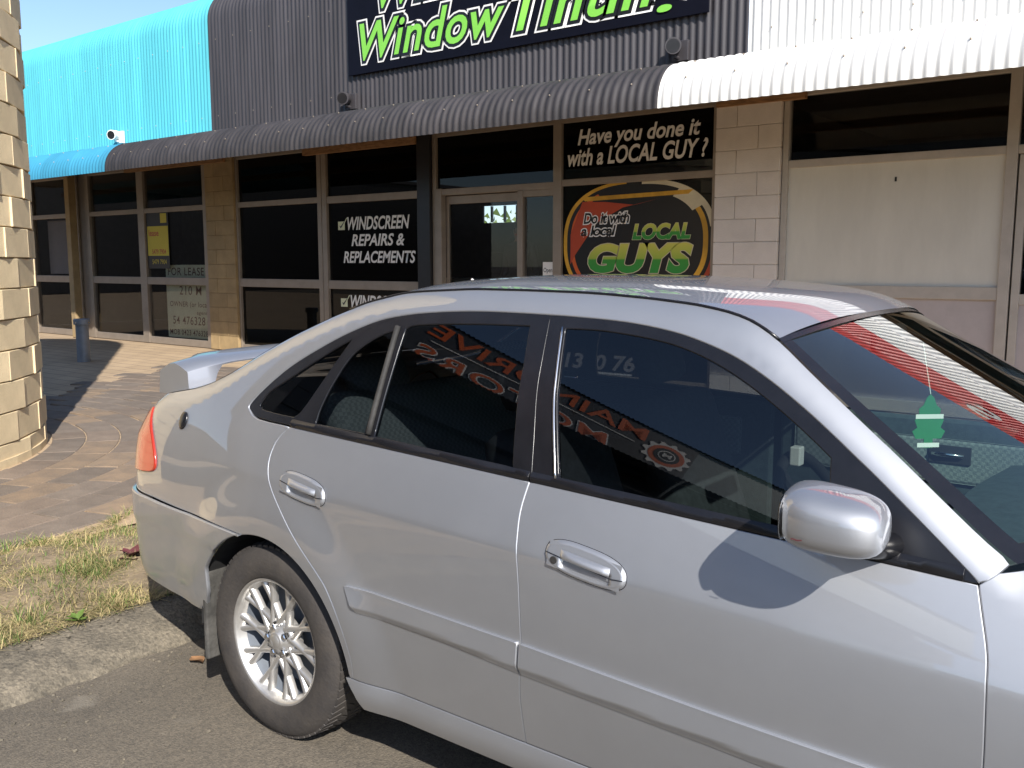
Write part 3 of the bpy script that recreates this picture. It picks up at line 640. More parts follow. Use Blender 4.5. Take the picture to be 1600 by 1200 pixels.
for x in (-6.2, -2.9, .6): wbox('pier', x, x+.3, .35, .75, .1, 3.6, slate)
for x0, x1 in ((-5.89, -2.91), (-2.59, .59)):
    for k in range(8): wbox('door_slat', x0, x1, .5+.01*(k % 2), .53, .15+k*.43, .15+k*.43+.41, black_panel)
s = MB(); n = 620
rows = [[], []]
for k in range(n+1):
    x = -9+10.05*k/n; w = .012*math.cos(2*math.pi*x/.076)
    rows[0].append(FM @ Vector((x, .02, 4.40+w))); rows[1].append(FM @ Vector((x, -.45, 4.26+w)))
s.grid(rows); s.build('awning_sheet', charcoal_aw, ws)
for z in (5.43,):
    s = MB(); rows = [[], []]
    for k in range(n+1):
        x = -9+10.05*k/n; w = .014*math.cos(2*math.pi*x/.076); rows[0].append(FM @ Vector((x, -.03, 5.42+w))); rows[1].append(FM @ Vector((x, .5, 5.50+w)))
    s.grid(rows); s.build('roof_edge_sheet', charcoal_aw, ws)
text('lettering', 'MAINDRIVE', (-3.0, .22, 5.03, 5.33), -.012, orange_p, ws, .1, .012, frame=FM)
for k, (off, m_) in enumerate(((.05, white_p), (.01, orange_p))): text('lettering', 'MOTORS', (-2.62, .08, 4.50, 4.78), -.010-.006*k, m_, ws, .2, off, frame=FM, spacing=1.15)
s = MB(); rows = [[], []]
for k in range(41):
    x = -2.9+2.95*k/40; z = 4.90+.05*math.sin(k/40*3.1); rows[0].append(FM @ Vector((x, -.012, z))); rows[1].append(FM @ Vector((x, -.012, z+.018)))
s.grid(rows); s.build('white_line', white_p, ws)
lx, lz = -3.38, 4.90; gear = []
for k in range(48):
    r_ = .36 if (k % 4) < 2 else .30; a = 2*math.pi*k/48; gear.append((lx+r_*math.cos(a), lz+r_*math.sin(a)))
def flat(name, pts, y, m_):
    make(name, [FM @ Vector((p[0], y, p[1])) for p in pts], [tuple(range(len(pts)))], m_, ws)
flat('gear', gear, -.010, white_p)
for r_, m_, y in ((.265, orange_p, -.014), (.19, black_p, -.018), (.13, white_p, -.022), (.11, black_p, -.026)): flat('gear_disc', [(lx+r_*math.cos(2*math.pi*k/40), lz+r_*math.sin(2*math.pi*k/40)) for k in range(40)], y, m_)
text('lettering', 'M', (lx-.06, lx+.06, lz-.05, lz+.05), -.03, white_p, ws, 0, .02, frame=FM)

# row of shops across the car park (mirrored in the shop glass and the paint)
ops = empty('opposite_shops', (0, -36, 0), 'long low grey row of shops across the car park, mirrored in the glass', 'shops')
grey_r = mat('grey_render', (.22, .20, .18), rough=.9, noise=.15, nscale=1)
s = MB(); s.box(-34, 60, -46, -36, 0, 4.6); s.build('wall', grey_r, ops)
s = MB(); s.box(-34.3, 60.3, -46.3, -35.5, 4.6, 4.85); s.build('roof', charcoal, ops)
s = MB(); s.box(-34, 60, -36.0, -34.2, 3.0, 3.2); s.build('awning', charcoal_aw, ops)
s = MB(); s.box(-50, -42, -36, 5, 0, 6.4); s.build('added_dark_block', black_panel, ops)  # unseen black block, added to darken reflections in the left shop glass
s = MB(); s.box(-50.3, -41.7, -36.3, 5.3, 6.4, 6.6); s.build('added_block_roof', charcoal, ops)  # cap of the added block
for k in range(24):
    s = MB(); s.box(-33+k*3.05, -30.4+k*3.05, -35.99, -35.95, .3, 2.7); s.build('window', black_panel, ops)

# ------------------------------------------------------------------ the silver car
car = empty('silver_car', (-1.0, 2.535, 0), 'silver five-door hatchback with tinted windows and rear spoiler parked by the kerb', 'car')
def interp(tab,x):
    if x<=tab[0][0]: return tab[0][1]
    for (a,b),(c,e) in zip(tab,tab[1:]):
        if x<=c: return b+(e-b)*(x-a)/(c-a)
    return tab[-1][1]
Y0=1.68; YC=Y0+.855
WX,WZ,WR=-2.25,.285,.363
def zb(x):
    # belt height: gentle quadratic
    return .9275-.0445*(x+.95)+(-.004)*(x+.95)**2
ZT=[(-3.3,.93),(-3.2,.955),(-3.0,.998),(-2.85,1.025),(-2.769,1.040),(-2.684,1.064),(-2.575,1.110),(-2.457,1.175),(-2.326,1.238),(-2.189,1.296),(-2.058,1.344),(-1.924,1.374),(-1.857,1.380),(-1.662,1.390),(-1.48,1.3895),(-1.31,1.387),(-1.234,1.384),(-1.106,1.376),(-.987,1.365),(-.902,1.351),(-.84,1.333),(-.771,1.296),(-.686,1.234),(-.576,1.156),(-.474,1.084),(-.381,1.014),(-.304,.957),(-.25,.925),(-.1,.908),(.3,.885),(.8,.82),(1.2,.72),(1.4,.64)]
def ztop(x):
    s=0
    for k in(-2,-1,0,1,2): s+=interp(ZT,x+k*.012)
    return s/5
def dsurf(x,z):
    b=zb(max(-2.6,min(x,.2)))
    h=z-b
    if h>0: d=.068+.36*h+.29*h*h
    elif z>.62:
        q=(z-.62)/(b-.62); d0=.068*q*q
        zc=b-.155; L=zc-.62; u=z-zc; dz_=.05*L; a=(.068-dz_-.00775)/.155
        us=.5*(u+math.sqrt(u*u+.00006)); dl=.05*L*((z-.62)/L)**2 if u<0 else dz_+.10*u
        d1=dl+(a-.10)*us+.32*us*us; w=max(0,min(1,(x+2.75)/.5)); w=w*w*(3-2*w); d=d0*(1-w)+d1*w
    else: d=.03*((.62-z)/.34)**2
    d+=.010*(x+1.3)**2 if x>-2.2 else .0081+.018*(-2.2-x)
    if x<-2.1: d+=.035*((-2.1-x)/.9)**2
    if x>.5: d+=.10*((x-.5)/.8)**2
    h2=z-(ztop(x)-.055)
    if h2>0: d+=8*h2*h2
    # corners
    xr=-3.25 if z<.85 else -3.25+.6*(z-.85)
    r=.27; u=(xr+r)-x
    if u>0:
        u=min(u,.985*r); d+=r-math.sqrt(r*r-u*u)
    u=x-(1.36-r)
    if u>0:
        u=min(u,.985*r); d+=r-math.sqrt(r*r-u*u)
    # arch flares
    for wx in(WX,WX+2.67):
        rr=math.hypot(x-wx,z-WZ)
        if rr<.56 and z>.15:
            t=max(0,min(1,(.56-rr)/.17)); d-=.020*t*t*(3-2*t)
    return d
def surf(x,z,off=0.):
    return (x,Y0+dsurf(x,z)+off,z)
def nrm(x,z):
    e=2e-3
    dx=(dsurf(x+e,z)-dsurf(x-e,z))/(2*e); dz=(dsurf(x,z+e)-dsurf(x,z-e))/(2*e)
    l=math.sqrt(1+dx*dx+dz*dz)
    return (dx/l,-1/l,dz/l)
def smoothc(pts, n=4):                       # Catmull-Rom through the points
    out = []
    for i in range(len(pts)-1):
        p0, p1, p2, p3 = pts[max(i-1, 0)], pts[i], pts[i+1], pts[min(i+2, len(pts)-1)]
        for k in range(n):
            t = k/n; out.append(tuple(.5*((2*p1[j])+(-p0[j]+p2[j])*t+(2*p0[j]-5*p1[j]+4*p2[j]-p3[j])*t*t+(-p0[j]+3*p1[j]-3*p2[j]+p3[j])*t**3) for j in (0, 1)))
    out.append(pts[-1]); return out
def inside(p, poly):
    x, y = p; c = False; j = len(poly)-1
    for i in range(len(poly)):
        xi, yi = poly[i]; xj, yj = poly[j]
        if (yi > y) != (yj > y) and x < (xj-xi)*(y-yi)/(yj-yi)+xi: c = not c
        j = i
    return c
def area(p): return .5*sum(p[i-1][0]*p[i][1]-p[i][0]*p[i-1][1] for i in range(len(p)))
def clean(poly, tol=1e-4):
    out = []
    for p in poly:
        if not out or math.hypot(p[0]-out[-1][0], p[1]-out[-1][1]) > tol: out.append(p)
    if math.hypot(out[0][0]-out[-1][0], out[0][1]-out[-1][1]) < tol: out.pop()
    if area(out) < 0: out.reverse()
    return out
def resample(poly, res):
    out = []
    for i in range(len(poly)):
        a, c = poly[i], poly[(i+1) % len(poly)]; n = max(1, int(math.ceil(math.hypot(c[0]-a[0], c[1]-a[1])/res)))
        for k in range(n): out.append((a[0]+(c[0]-a[0])*k/n, a[1]+(c[1]-a[1])*k/n))
    return out
def vnorm2(poly):                            # outward 2D normals of a CCW polygon
    r = []; n = len(poly)
    for i in range(n):
        a, b_, c = poly[i-1], poly[i], poly[(i+1) % n]; nx = ny = 0
        for p, q in ((a, b_), (b_, c)):
            dx, dy = q[0]-p[0], q[1]-p[1]; l = math.hypot(dx, dy) or 1; nx += dy/l; ny -= dx/l
        l = math.hypot(nx, ny) or 1; k = 2/(l*l) if l > .8 else 1.6
        r.append((nx*min(k, 1.4), ny*min(k, 1.4)))
    return r
def offset(poly, d):
    nn = vnorm2(poly); return [(p[0]+n[0]*d, p[1]+n[1]*d) for p, n in zip(poly, nn)]
def S3(x, z, off, extra=None):
    d = dsurf(x, z)+off+(extra(x, z) if extra else 0); return Vector((x, Y0+d, z))
def SN(x, z, extra=None):
    e = 2e-3; f = (lambda a, c: dsurf(a, c)+extra(a, c)) if extra else dsurf
    dx = (f(x+e, z)-f(x-e, z))/(2*e); dz = (f(x, z+e)-f(x, z-e))/(2*e); return Vector((dx, -1, dz)).normalized()
def panel(name, outer, m, holes=(), off=0., res=.028, rim=.014, rnd=.0025, gap=0., extra=None, both=True, parent=None, mats=None, crease=False):
    outer = clean(outer)
    if gap: outer = offset(outer, -gap)
    holes = [clean(h) for h in holes]
    loops = [resample(outer, res)]+[resample(h, res) for h in holes]
    pts = []; edges = []
    for L in loops:
        n = len(pts); pts += L; edges += [(n+i, n+(i+1) % len(L)) for i in range(len(L))]
    nb = len(pts); xs = [p[0] for p in outer]; zs = [p[1] for p in outer]
    fine = []
    for p in pts: fine.append(p)
    cell = {}
    for p in pts: cell.setdefault((int(p[0]//res), int(p[1]//res)), []).append(p)
    x = min(xs); row = 0
    zz = min(zs)
    while zz < max(zs):
        x = min(xs)+(.5*res if row % 2 else 0)
        while x < max(xs):
            p = (x, zz)
            if inside(p, outer) and not any(inside(p, h) for h in holes):
                ci, cj = int(x//res), int(zz//res); ok = True
                for a in (-1, 0, 1):
                    for c in (-1, 0, 1):
                        for q in cell.get((ci+a, cj+c), ()):
                            if (q[0]-x)**2+(q[1]-zz)**2 < (.55*res)**2: ok = False
                if ok and not (crease and abs(zz-zb(x)+.155) < .018): pts.append(p)
            x += res
        zz += res*.87; row += 1
    if crease:
        x = min(xs)
        while x < max(xs):
            for dz in (-.014, -.007, -.003, 0, .003, .007, .014):
                p = (x, zb(x)-.155+dz)
                if inside(p, outer) and min((q[0]-p[0])**2+(q[1]-p[1])**2 for q in loops[0]) > .00006: pts.append(p)
            x += .016
    rv, re_, rf, ov, oe, of = delaunay_2d_cdt([Vector(p) for p in pts], edges, [], 0, 1e-6)
    P2 = [(v.x, v.y) for v in rv]
    faces = []
    lo = loops[0]; lh = loops[1:]
    for f in rf:
        cx = sum(P2[i][0] for i in f)/3; cz = sum(P2[i][1] for i in f)/3
        if inside((cx, cz), lo) and not any(inside((cx, cz), h) for h in lh): faces.append(list(f))
    V = [S3(p[0], p[1], off, extra) for p in P2]; Nv = [SN(p[0], p[1], extra) for p in P2]
    # orient triangles so that they face -Y
    F = []
    for f in faces:
        a, b_, c = (V[i] for i in f); n = (b_-a).cross(c-a)
        F.append(tuple(f) if n.y < 0 else tuple(f[::-1]))
    if rim:
        mapi = {}
        for o_i, lst in enumerate(ov):
            for k in lst: mapi[k] = o_i
        start = 0
        for li, L in enumerate(loops):
            nn = vnorm2(L) if li == 0 else [(-a, -c) for a, c in vnorm2(L)]
            idx = [mapi.get(start+i, None) for i in range(len(L))]; start += len(L)
            if any(i is None for i in idx): continue
            r2 = []; r3 = []
            for p, n in zip(L, nn):
                q = (p[0]+n[0]*rnd, p[1]+n[1]*rnd); sn = SN(p[0], p[1], extra); od = Vector((n[0], 0, n[1])); od = (od-sn*od.dot(sn)).normalized()
                b3 = S3(p[0], p[1], off, extra)
                V.append(b3+od*rnd-sn*rnd); Nv.append((od*.9+sn*.35).normalized()); r2.append(len(V)-1)
                V.append(b3+od*rnd-sn*rim); Nv.append(od); r3.append(len(V)-1)
            for i in range(len(L)):
                j = (i+1) % len(L)
                for a, c in ((idx, r2), (r2, r3)):
                    q = (a[i], a[j], c[j], c[i]); n = (V[q[1]]-V[q[0]]).cross(V[q[3]]-V[q[0]]); want = Nv[r2[i]]
                    F.append(q if n.dot(want) > 0 else q[::-1])
    res_o = []
    for side in ((0, 1) if both else (0,)):
        me = bpy.data.meshes.new(name)
        vv = V if side == 0 else [Vector((p.x, 2*YC-p.y, p.z)) for p in V]; ff = F if side == 0 else [f[::-1] for f in F]
        n_ = Nv if side == 0 else [Vector((p.x, -p.y, p.z)) for p in Nv]
        me.from_pydata([tuple(p) for p in vv], [], ff); me.materials.append(m)
        me.polygons.foreach_set('use_smooth', [True]*len(ff)); me.update()
        me.normals_split_custom_set_from_vertices([tuple(p) for p in n_])
        res_o.append(link(name, me, parent or car))
    return res_o
def sect(pts, x0, x1): return [p for p in pts if x0 <= p[0] <= x1]

RDG = smoothc([(-2.2, .975), (-2.24, .929), (-2.25, .866), (-2.221, .806), (-2.153, .738), (-2.074, .665), (-1.979, .585), (-1.939, .538), (-1.895, .448), (-1.869, .357), (-1.872, .300)])
MDG = smoothc([(-1.298, .943), (-1.304, .874), (-1.295, .798), (-1.281, .698), (-1.273, .554), (-1.279, .489), (-1.283, .427), (-1.28, .363), (-1.276, .300)])
FDG = smoothc([(-.315, .896), (-.304, .856), (-.289, .801), (-.283, .761), (-.279, .68), (-.277, .594), (-.28, .45), (-.288, .300)])
DLO = smoothc([(-2.412, 1.006), (-2.418, 1.019), (-2.374, 1.067), (-2.275, 1.146), (-2.146, 1.219), (-2.052, 1.263), (-1.956, 1.297), (-1.858, 1.315), (-1.76, 1.325), (-1.634, 1.332), (-1.513, 1.333), (-1.379, 1.331), (-1.276, 1.328), (-1.147, 1.321), (-1.024, 1.305), (-.935, 1.284), (-.846, 1.254), (-.76, 1.212), (-.677, 1.163), (-.609, 1.118), (-.565, 1.087), (-.511, 1.049), (-.416, .978), (-.344, .922), (-.315, .8985)])
def belt(x): return zb(x)-.001
def beltline(x0, x1, n=24, up=0.): return [(x0+(x1-x0)*k/n, belt(x0+(x1-x0)*k/n)+up) for k in range(n+1)]
def arch(wx, a0, a1, r=WR, n=40): return [(wx+r*math.cos(R(a0+(a1-a0)*k/n)), WZ+r*math.sin(R(a0+(a1-a0)*k/n))) for k in range(n+1)]
def topline(x0, x1, n=60): return [(x0+(x1-x0)*k/n, ztop(x0+(x1-x0)*k/n)) for k in range(n+1)]
# one-piece body side: quarter panel, rear pillar, roof rail and front pillar
SEAM = smoothc([(-3.245, .660), (-3.05, .657), (-2.936, .653), (-2.723, .644), (-2.5, .643), (-2.345, .6365)])
side = SEAM[:-1]+arch(WX, 105.3, 4.5)+[(-1.884, .300)]+RDG[::-1]+[(-2.30, .9795), (-2.36, .983), (-2.39, .991)]+DLO+[(-.30, .905), (-.272, .934)]+topline(-.285, -3.245, 110)
panel('body_side', side, paint, gap=.0030, res=.024, rnd=.0035, crease=True)
panel('rear_door', beltline(-2.2, -1.298)+MDG[1:]+[(-1.5, .300), (-1.75, .300)]+RDG[::-1][:-1], paint, gap=.0030, res=.026, rnd=.0045, crease=True)
panel('front_door', beltline(-1.298, -.315)+FDG[1:]+[(-.6, .300), (-.95, .300)]+MDG[::-1][:-1], paint, gap=.0030, res=.026, crease=True)
panel('front_wing', [(-.315, .897), (-.285, .9205)]+topline(-.25, 1.3, 40)+[(1.3, .45)]+[(.95, .40)]+arch(WX+2.67, 18, 176)+[(-.2, .300)]+FDG[::-1][:-1], paint, gap=.0030, res=.03, crease=True)
# bumpers stand a little proud and carry a step line
def bump_extra(x, z):
    t = max(0, min(1, (z-.545)/.02)); k_ = max(0, min(1, (-2.5-x)/.35)) if x < 0 else 1; return -.003-.009*k_-.006*t*t*(3-2*t)+.02*max(0, (.40-z)/.1)**2
panel('rear_bumper', [(p[0], p[1]-.004) for p in SEAM]+arch(WX, 106.2, 147, r=WR+.004)+[(-2.562, .40), (-2.60, .318), (-2.72, .312), (-2.88, .322), (-3.04, .34), (-3.245, .345)], paint, res=.024, extra=bump_extra, gap=.001, rim=.014, rnd=.003)
panel('front_bumper', [(1.3, .66), (.80, .50), (.86, .25), (1.3, .22)], paint, res=.04, extra=bump_extra)
def sill_extra(x, z): return -.012*math.sin(math.pi*max(0, min(1, (z-.2)/.1)))+.0
panel('sill', [(-1.90, .297), (-1.865, .297), (-.20, .297), (.03, .297), (.03, .215), (-1.84, .215), (-1.865, .26)], paint, res=.022, extra=sill_extra, rim=.03)
# tail lamp wraps the corner
panel('tail_lamp', smoothc([(-3.02, .952), (-3.085, .925), (-3.15, .86), (-3.17, .78), (-3.13, .735), (-3.02, .737), (-2.925, .748), (-2.905, .775), (-2.93, .83), (-2.975, .895), (-3.02, .952)]), lens_red, res=.02, off=-.008, rim=.02, rnd=.005)
# rub strips on the doors
def strip(name, top, bot, x0, x1, sl):
    def ex(x, z):
        zt = interp(top, x); zl = interp(bot, x); t = max(0, min(1, (z-zl)/(zt-zl))); return -.002-.013*(t/.28) if t < .28 else -.015+.008*(t-.28)/.72
    n = 24; P = [(x0+(x1-x0)*k/n, interp(bot, x0+(x1-x0)*k/n)) for k in range(n+1)]+[(x1-(x1-x0)*k/n-(sl if k == n else 0), interp(top, x1-(x1-x0)*k/n)) for k in range(n+1)]
    return panel(name, P, paint, res=.010, extra=ex, off=-.001, rim=.014, rnd=.0015)
TOPS = [(-1.9, .580), (-1.493, .570), (-1.269, .564), (-.793, .542), (-.474, .531), (-.2, .524)]; BOTS = [(-1.9, .510), (-1.497, .501), (-1.275, .486), (-.793, .467), (-.688, .461), (-.2, .448)]
strip('rub_strip', TOPS, BOTS, -1.832, -1.2815, .042); strip('rub_strip', TOPS, BOTS, -1.2725, -.292, 0)
# black window surrounds, glass and belt mouldings
RF = smoothc([(-2.190, .989), (-2.129, 1.077), (-2.077, 1.163), (-2.036, 1.232), (-1.98, 1.275), (-1.889, 1.3085)])
BG = smoothc([(-1.369, 1.327), (-1.354, 1.23), (-1.342, 1.15), (-1.316, 1.043), (-1.297, .95)])
QG = smoothc([(-2.372, 1.024), (-2.342, 1.066), (-2.26, 1.116), (-2.184, 1.163), (-2.10, 1.212), (-2.045, 1.240)])+smoothc([(-2.045, 1.236), (-2.081, 1.170), (-2.125, 1.09), (-2.166, 1.024), (-2.195, 1.002)])+smoothc([(-2.195, 1.002), (-2.27, 1.004), (-2.345, 1.009), (-2.37, 1.018)])
panel('quarter_surround', [(-2.2, .981), (-2.30, .983), (-2.36, .987), (-2.39, .995)]+[p for p in DLO if p[0] < -1.895]+RF[::-1], black_trim, holes=[QG], off=.004, gap=.0012, res=.022, rim=.012)
panel('quarter_glass', offset(clean(QG), .006), car_glass, off=.008, rim=0, res=.03)
RQ = smoothc([(-2.094, .994), (-2.09, 1.04), (-2.067, 1.113), (-2.028, 1.191), (-1.975, 1.235), (-1.923, 1.261), (-1.882, 1.272)])+[(-1.878, 1.26), (-1.874, 1.15), (-1.883, .989)]
RG = [(-1.846, .986), (-1.846, 1.15), (-1.848, 1.276)]+smoothc([(-1.845, 1.279), (-1.81, 1.290), (-1.682, 1.298), (-1.55, 1.302), (-1.421, 1.303)])+smoothc([(-1.421, 1.303), (-1.405, 1.22), (-1.394, 1.141), (-1.375, 1.05), (-1.356, .965)])
rdf = RF+[p for p in DLO if -1.885 < p[0] < -1.372]+BG+[(-1.298, .944)]+beltline(-1.30, -2.19)
panel('rear_door_frame', rdf, black_trim, holes=[RQ, RG], off=.003, gap=.0016, res=.022, rim=.014)
panel('rear_door_glass', offset(clean(RG), .006), car_glass, off=.008, rim=0, res=.03)
panel('rear_fixed_glass', offset(clean(RQ), .006), car_glass, off=.008, rim=0, res=.03)
FG = smoothc([(-1.222, .957), (-1.245, 1.03), (-1.278, 1.13), (-1.291, 1.188), (-1.314, 1.298)])+smoothc([(-1.310, 1.301), (-1.201, 1.300), (-1.076, 1.288), (-.986, 1.272), (-.895, 1.243), (-.807, 1.203), (-.722, 1.155), (-.652, 1.11), (-.605, 1.077)])+[(-.598, 1.03), (-.585, .928)]
fdf = BG[::-1]+[p for p in DLO if -1.366 < p[0]]+beltline(-.315, -1.296)
panel('front_door_frame', fdf, black_trim, holes=[FG], off=.003, gap=.0016, res=.022, rim=.014)
panel('front_door_glass', offset(clean(FG), .006), car_glass, off=.008, rim=0, res=.03)
def bm_extra(x, z):
    t = max(0, min(1, (z-belt(x)-.001)/.022)); return -.007*math.sin(math.pi*t)
for a, c in ((-2.192, -1.301), (-1.295, -.34)):
    panel('belt_moulding', beltline(a, c, 30, .001)+beltline(c, a, 30, .023), black_trim, off=-.001, extra=bm_extra, res=.011, rim=.008, rnd=.001)
for sgn in (0, 1):
    def SP(x, z, o): p = S3(x, z, o); return p if sgn == 0 else Vector((p.x, 2*YC-p.y, p.z))
    s = MB(); s.tube([SP(x, z, -.002) for x, z in smoothc([(-1.318, 1.302), (-1.294, 1.188), (-1.281, 1.13), (-1.249, 1.03), (-1.226, .958)])], .0032, 6); s.build('glass_channel', chrome, car, smooth=True)
    s = MB(); s.tube([SP(x, z, -.001) for x, z in smoothc([(-1.874, 1.282), (-1.866, 1.15), (-1.863, .99)])], .0085, 8); s.build('glass_divider', rubber, car, smooth=True)
    s = MB(); s.tube([SP(x, ztop(x), -.001) for x in [-2.12+1.345*k/40 for k in range(41)]], .004, 6); s.build('roof_moulding', black_trim, car, smooth=True)
    # emblem cap on the quarter
    s = MB(); c = SP(-2.765, .936, -.004)
    n_ = SN(-2.765, .936); n_ = n_ if sgn == 0 else Vector((n_.x, -n_.y, n_.z)); u_ = n_.cross(Vector((0, 0, 1))).normalized(); w_ = u_.cross(n_)
    rows = []
    for rr_, hh in ((1, -.004), (1, .0), (.8, .002), (.35, .003), (.01, .0032)): rows.append([c+u_*(.023*rr_*math.cos(2*math.pi*k/24))+w_*(.030*rr_*math.sin(2*math.pi*k/24))+n_*hh for k in range(25)])
    s.grid(rows); s.build('quarter_cap', black_trim, car, smooth=True)
# dark liner behind the panels
panel('liner', [(-3.0, .40), (-2.55, .66), (-2.25, .70), (-1.95, .66), (-1.86, .28), (.02, .28), (.06, .62), (.42, .69), (.8, .6), (1.2, .5), (1.2, .66), (.3, .86), (-.3, .88), (-1.2, .91), (-2.2, .95), (-2.8, .93), (-3.0, .86)], under_m, off=.04, rim=0, res=.06)
# roof, windscreen, hatch, bonnet: swept from the side edge across the car
def edgept(x): z = ztop(x); return x, Y0+dsurf(x, z), z
def sweep(name, xs, m_, crown, bow, v0=-1., v1=1., nv=40, lift=0., expo=2.3, inset=None):
    rows = []
    for x in xs:
        ex, ey, ez = edgept(x); row = []
        c = interp(crown, x); w = interp(bow, x)
        for k in range(nv+1):
            v = v0+(v1-v0)*k/nv; q = 1-abs(v)**expo
            row.append((ex+w*(1-v*v), YC-v*(YC-ey), ez+c*q+lift))
        rows.append(row)
    s = MB(); s.grid(rows); return s.build(name, m_, car, smooth=True)
def lin(a, c, n): return [a+(c-a)*k/n for k in range(n+1)]
CR = [(-3.25, .02), (-2.6, .035), (-2.1, .036), (-1.0, .036), (-.77, .042), (-.3, .035), (0, .06), (.6, .10), (1.3, .12)]
BW = [(-3.25, -.10), (-2.9, -.06), (-2.1, 0), (-1.35, 0), (-.772, .055), (-.285, .27)]
sweep('roof', lin(-2.1, -.775, 46), paint, CR, BW, nv=64, expo=3.2)
sweep('windscreen', lin(-.766, -.30, 26), screen_glass, CR, BW, -.945, .945, expo=2.0)
for a, c in ((.945, 1.0), (-1.0, -.945)): sweep('windscreen_border', lin(-.770, -.28, 26), black_trim, CR, BW, a, c, 4, .001, 2.0)
sweep('windscreen_seal', [-.7745, -.768, -.762], black_trim, CR, BW, -1, 1, 40, .0015)
sweep('cowl', lin(-.298, -.262, 4), black_trim, CR, [(-.3, .268), (-.26, .27)], -1, 1, 40, .001, 2.0)
sweep('bonnet', lin(-.258, 1.3, 30), paint, [(-.26, .05), (.4, .09), (1.3, .10)], [(-.26, .272), (.2, .15), (1.3, .10)], -.985, .985, 30)
sweep('hatch', lin(-2.665, -2.104, 14), black_trim, CR, BW, -1, 1, 40, 0)
sweep('hatch_glass', lin(-2.62, -2.13, 14), car_glass, CR, BW, -.86, .86, 30, .004)
sweep('boot_lid', lin(-3.245, -2.67, 22), paint, CR, BW)
for nm, x, z1, z0, bowv in (('tail_panel', -3.245, .93, .35, -.10), ('nose_panel', 1.3, .66, .22, .10)):
    rows = []
    for j in range(13):
        z = z1+(z0-z1)*j/12; d = dsurf(x, z); row = []
        for k in range(31):
            v = -1+2*k/30; row.append((x+bowv*(1-v*v)+.03*math.sin(j/12*3.14)*(1 if bowv > 0 else -1), YC-v*(YC-Y0-d), z+.02*(1-abs(v)**2.3)*(1-j/12)))
        rows.append(row)
    s = MB(); s.grid(rows); s.build(nm, paint, car, smooth=True)
# underbody and wheel housings
s = MB(); s.bev(-2.55, 1.2, Y0+.16, 2*YC-Y0-.16, .19, .27, .03); s.build('floor_pan', under_m, car)
for wx in (WX, WX+2.67):
    for sgn in (0, 1):
        rows = []
        for y in (.03, .12, .24): rows.append([(wx+(WR+.012)*math.cos(R(-2+184*k/30)), (Y0+y) if sgn == 0 else 2*YC-Y0-y, WZ+(WR+.012)*math.sin(R(-2+184*k/30))) for k in range(31)])
        s = MB(); s.grid(rows); yb = Y0+.24 if sgn == 0 else 2*YC-Y0-.24; n = len(s.v)
        s.v += [(wx+(WR+.012)*math.cos(R(-2+184*k/30)), yb, WZ+(WR+.012)*math.sin(R(-2+184*k/30))) for k in range(31)]; s.f.append(tuple(range(n, n+31)))
        s.build('wheel_housing', under_m, car)
        # mud flap behind the wheel
        yy = Y0+.05 if sgn == 0 else 2*YC-Y0-.05-.16
        if wx < 0:
            s = MB(); s.bev(wx-.352, wx-.332, yy-.03, yy+.13, .16, .50, .006); s.build('mud_flap', flap_m, car)
# spoiler: bridge wing on two feet
prof_ = [(-.085, .0), (-.082, .002), (-.075, .026), (-.072, .029), (-.03, .034), (.05, .024), (.092, .007), (.095, .003), (.09, -.003), (.02, .0), (-.06, -.008)]
rows = []; hw = .60; n = 48
for k in range(n+1):
    v = -1+2*k/n; a = abs(v); y = YC+v*hw
    drop = max(0, (a-.80)/.20); zc = 1.085-.105*drop**2.0+.012*(1-a*a); xc = -3.065-.035*(1-a*a)-.02*drop
    th = 1+.9*drop; le = 1-.15*drop
    lg_ = max(0, min(1, (a-.76)/.10)); lg_ = lg_*lg_*(3-2*lg_); zb_ = .978
    zc = 1.083-.022*max(0, (a-.6)/.4)**2+.012*(1-a*a); sec_ = []
    for p, q in prof_:
        z_ = zc+q
        if q < .001: z_ = z_*(1-lg_)+(zb_+.012*(p+.06))*lg_
        sec_.append((xc+p*(1.0+.12*lg_*(q < .001))+(.045*lg_ if q > .02 and p < -.02 else 0), y, z_))
    rows.append(sec_+[sec_[0]])
s = MB(); s.grid(rows); e0 = len(prof_)+1
s.f.append(tuple(range(len(prof_)))); s.f.append(tuple(n*e0+i for i in range(len(prof_)))[::-1])
sp_o = s.build('spoiler', paint, car, smooth=True); sp_o.data.set_sharp_from_angle(angle=R(34))
s = MB(); s.bev(-3.13, -3.01, YC-hw+.03, YC-hw+.11, .985, 1.02, .012); s.bev(-3.13, -3.01, YC+hw-.11, YC+hw-.03, .985, 1.02, .012); s.build('spoiler_foot', paint, car, smooth=True)
# roof aerial base
s = MB(); s.tube([(-2.12, YC, 1.36), (-2.12, YC, 1.385), (-2.14, YC, 1.405)], [.014, .010, .004], 10); s.build('aerial_base', white_p, car, smooth=True)

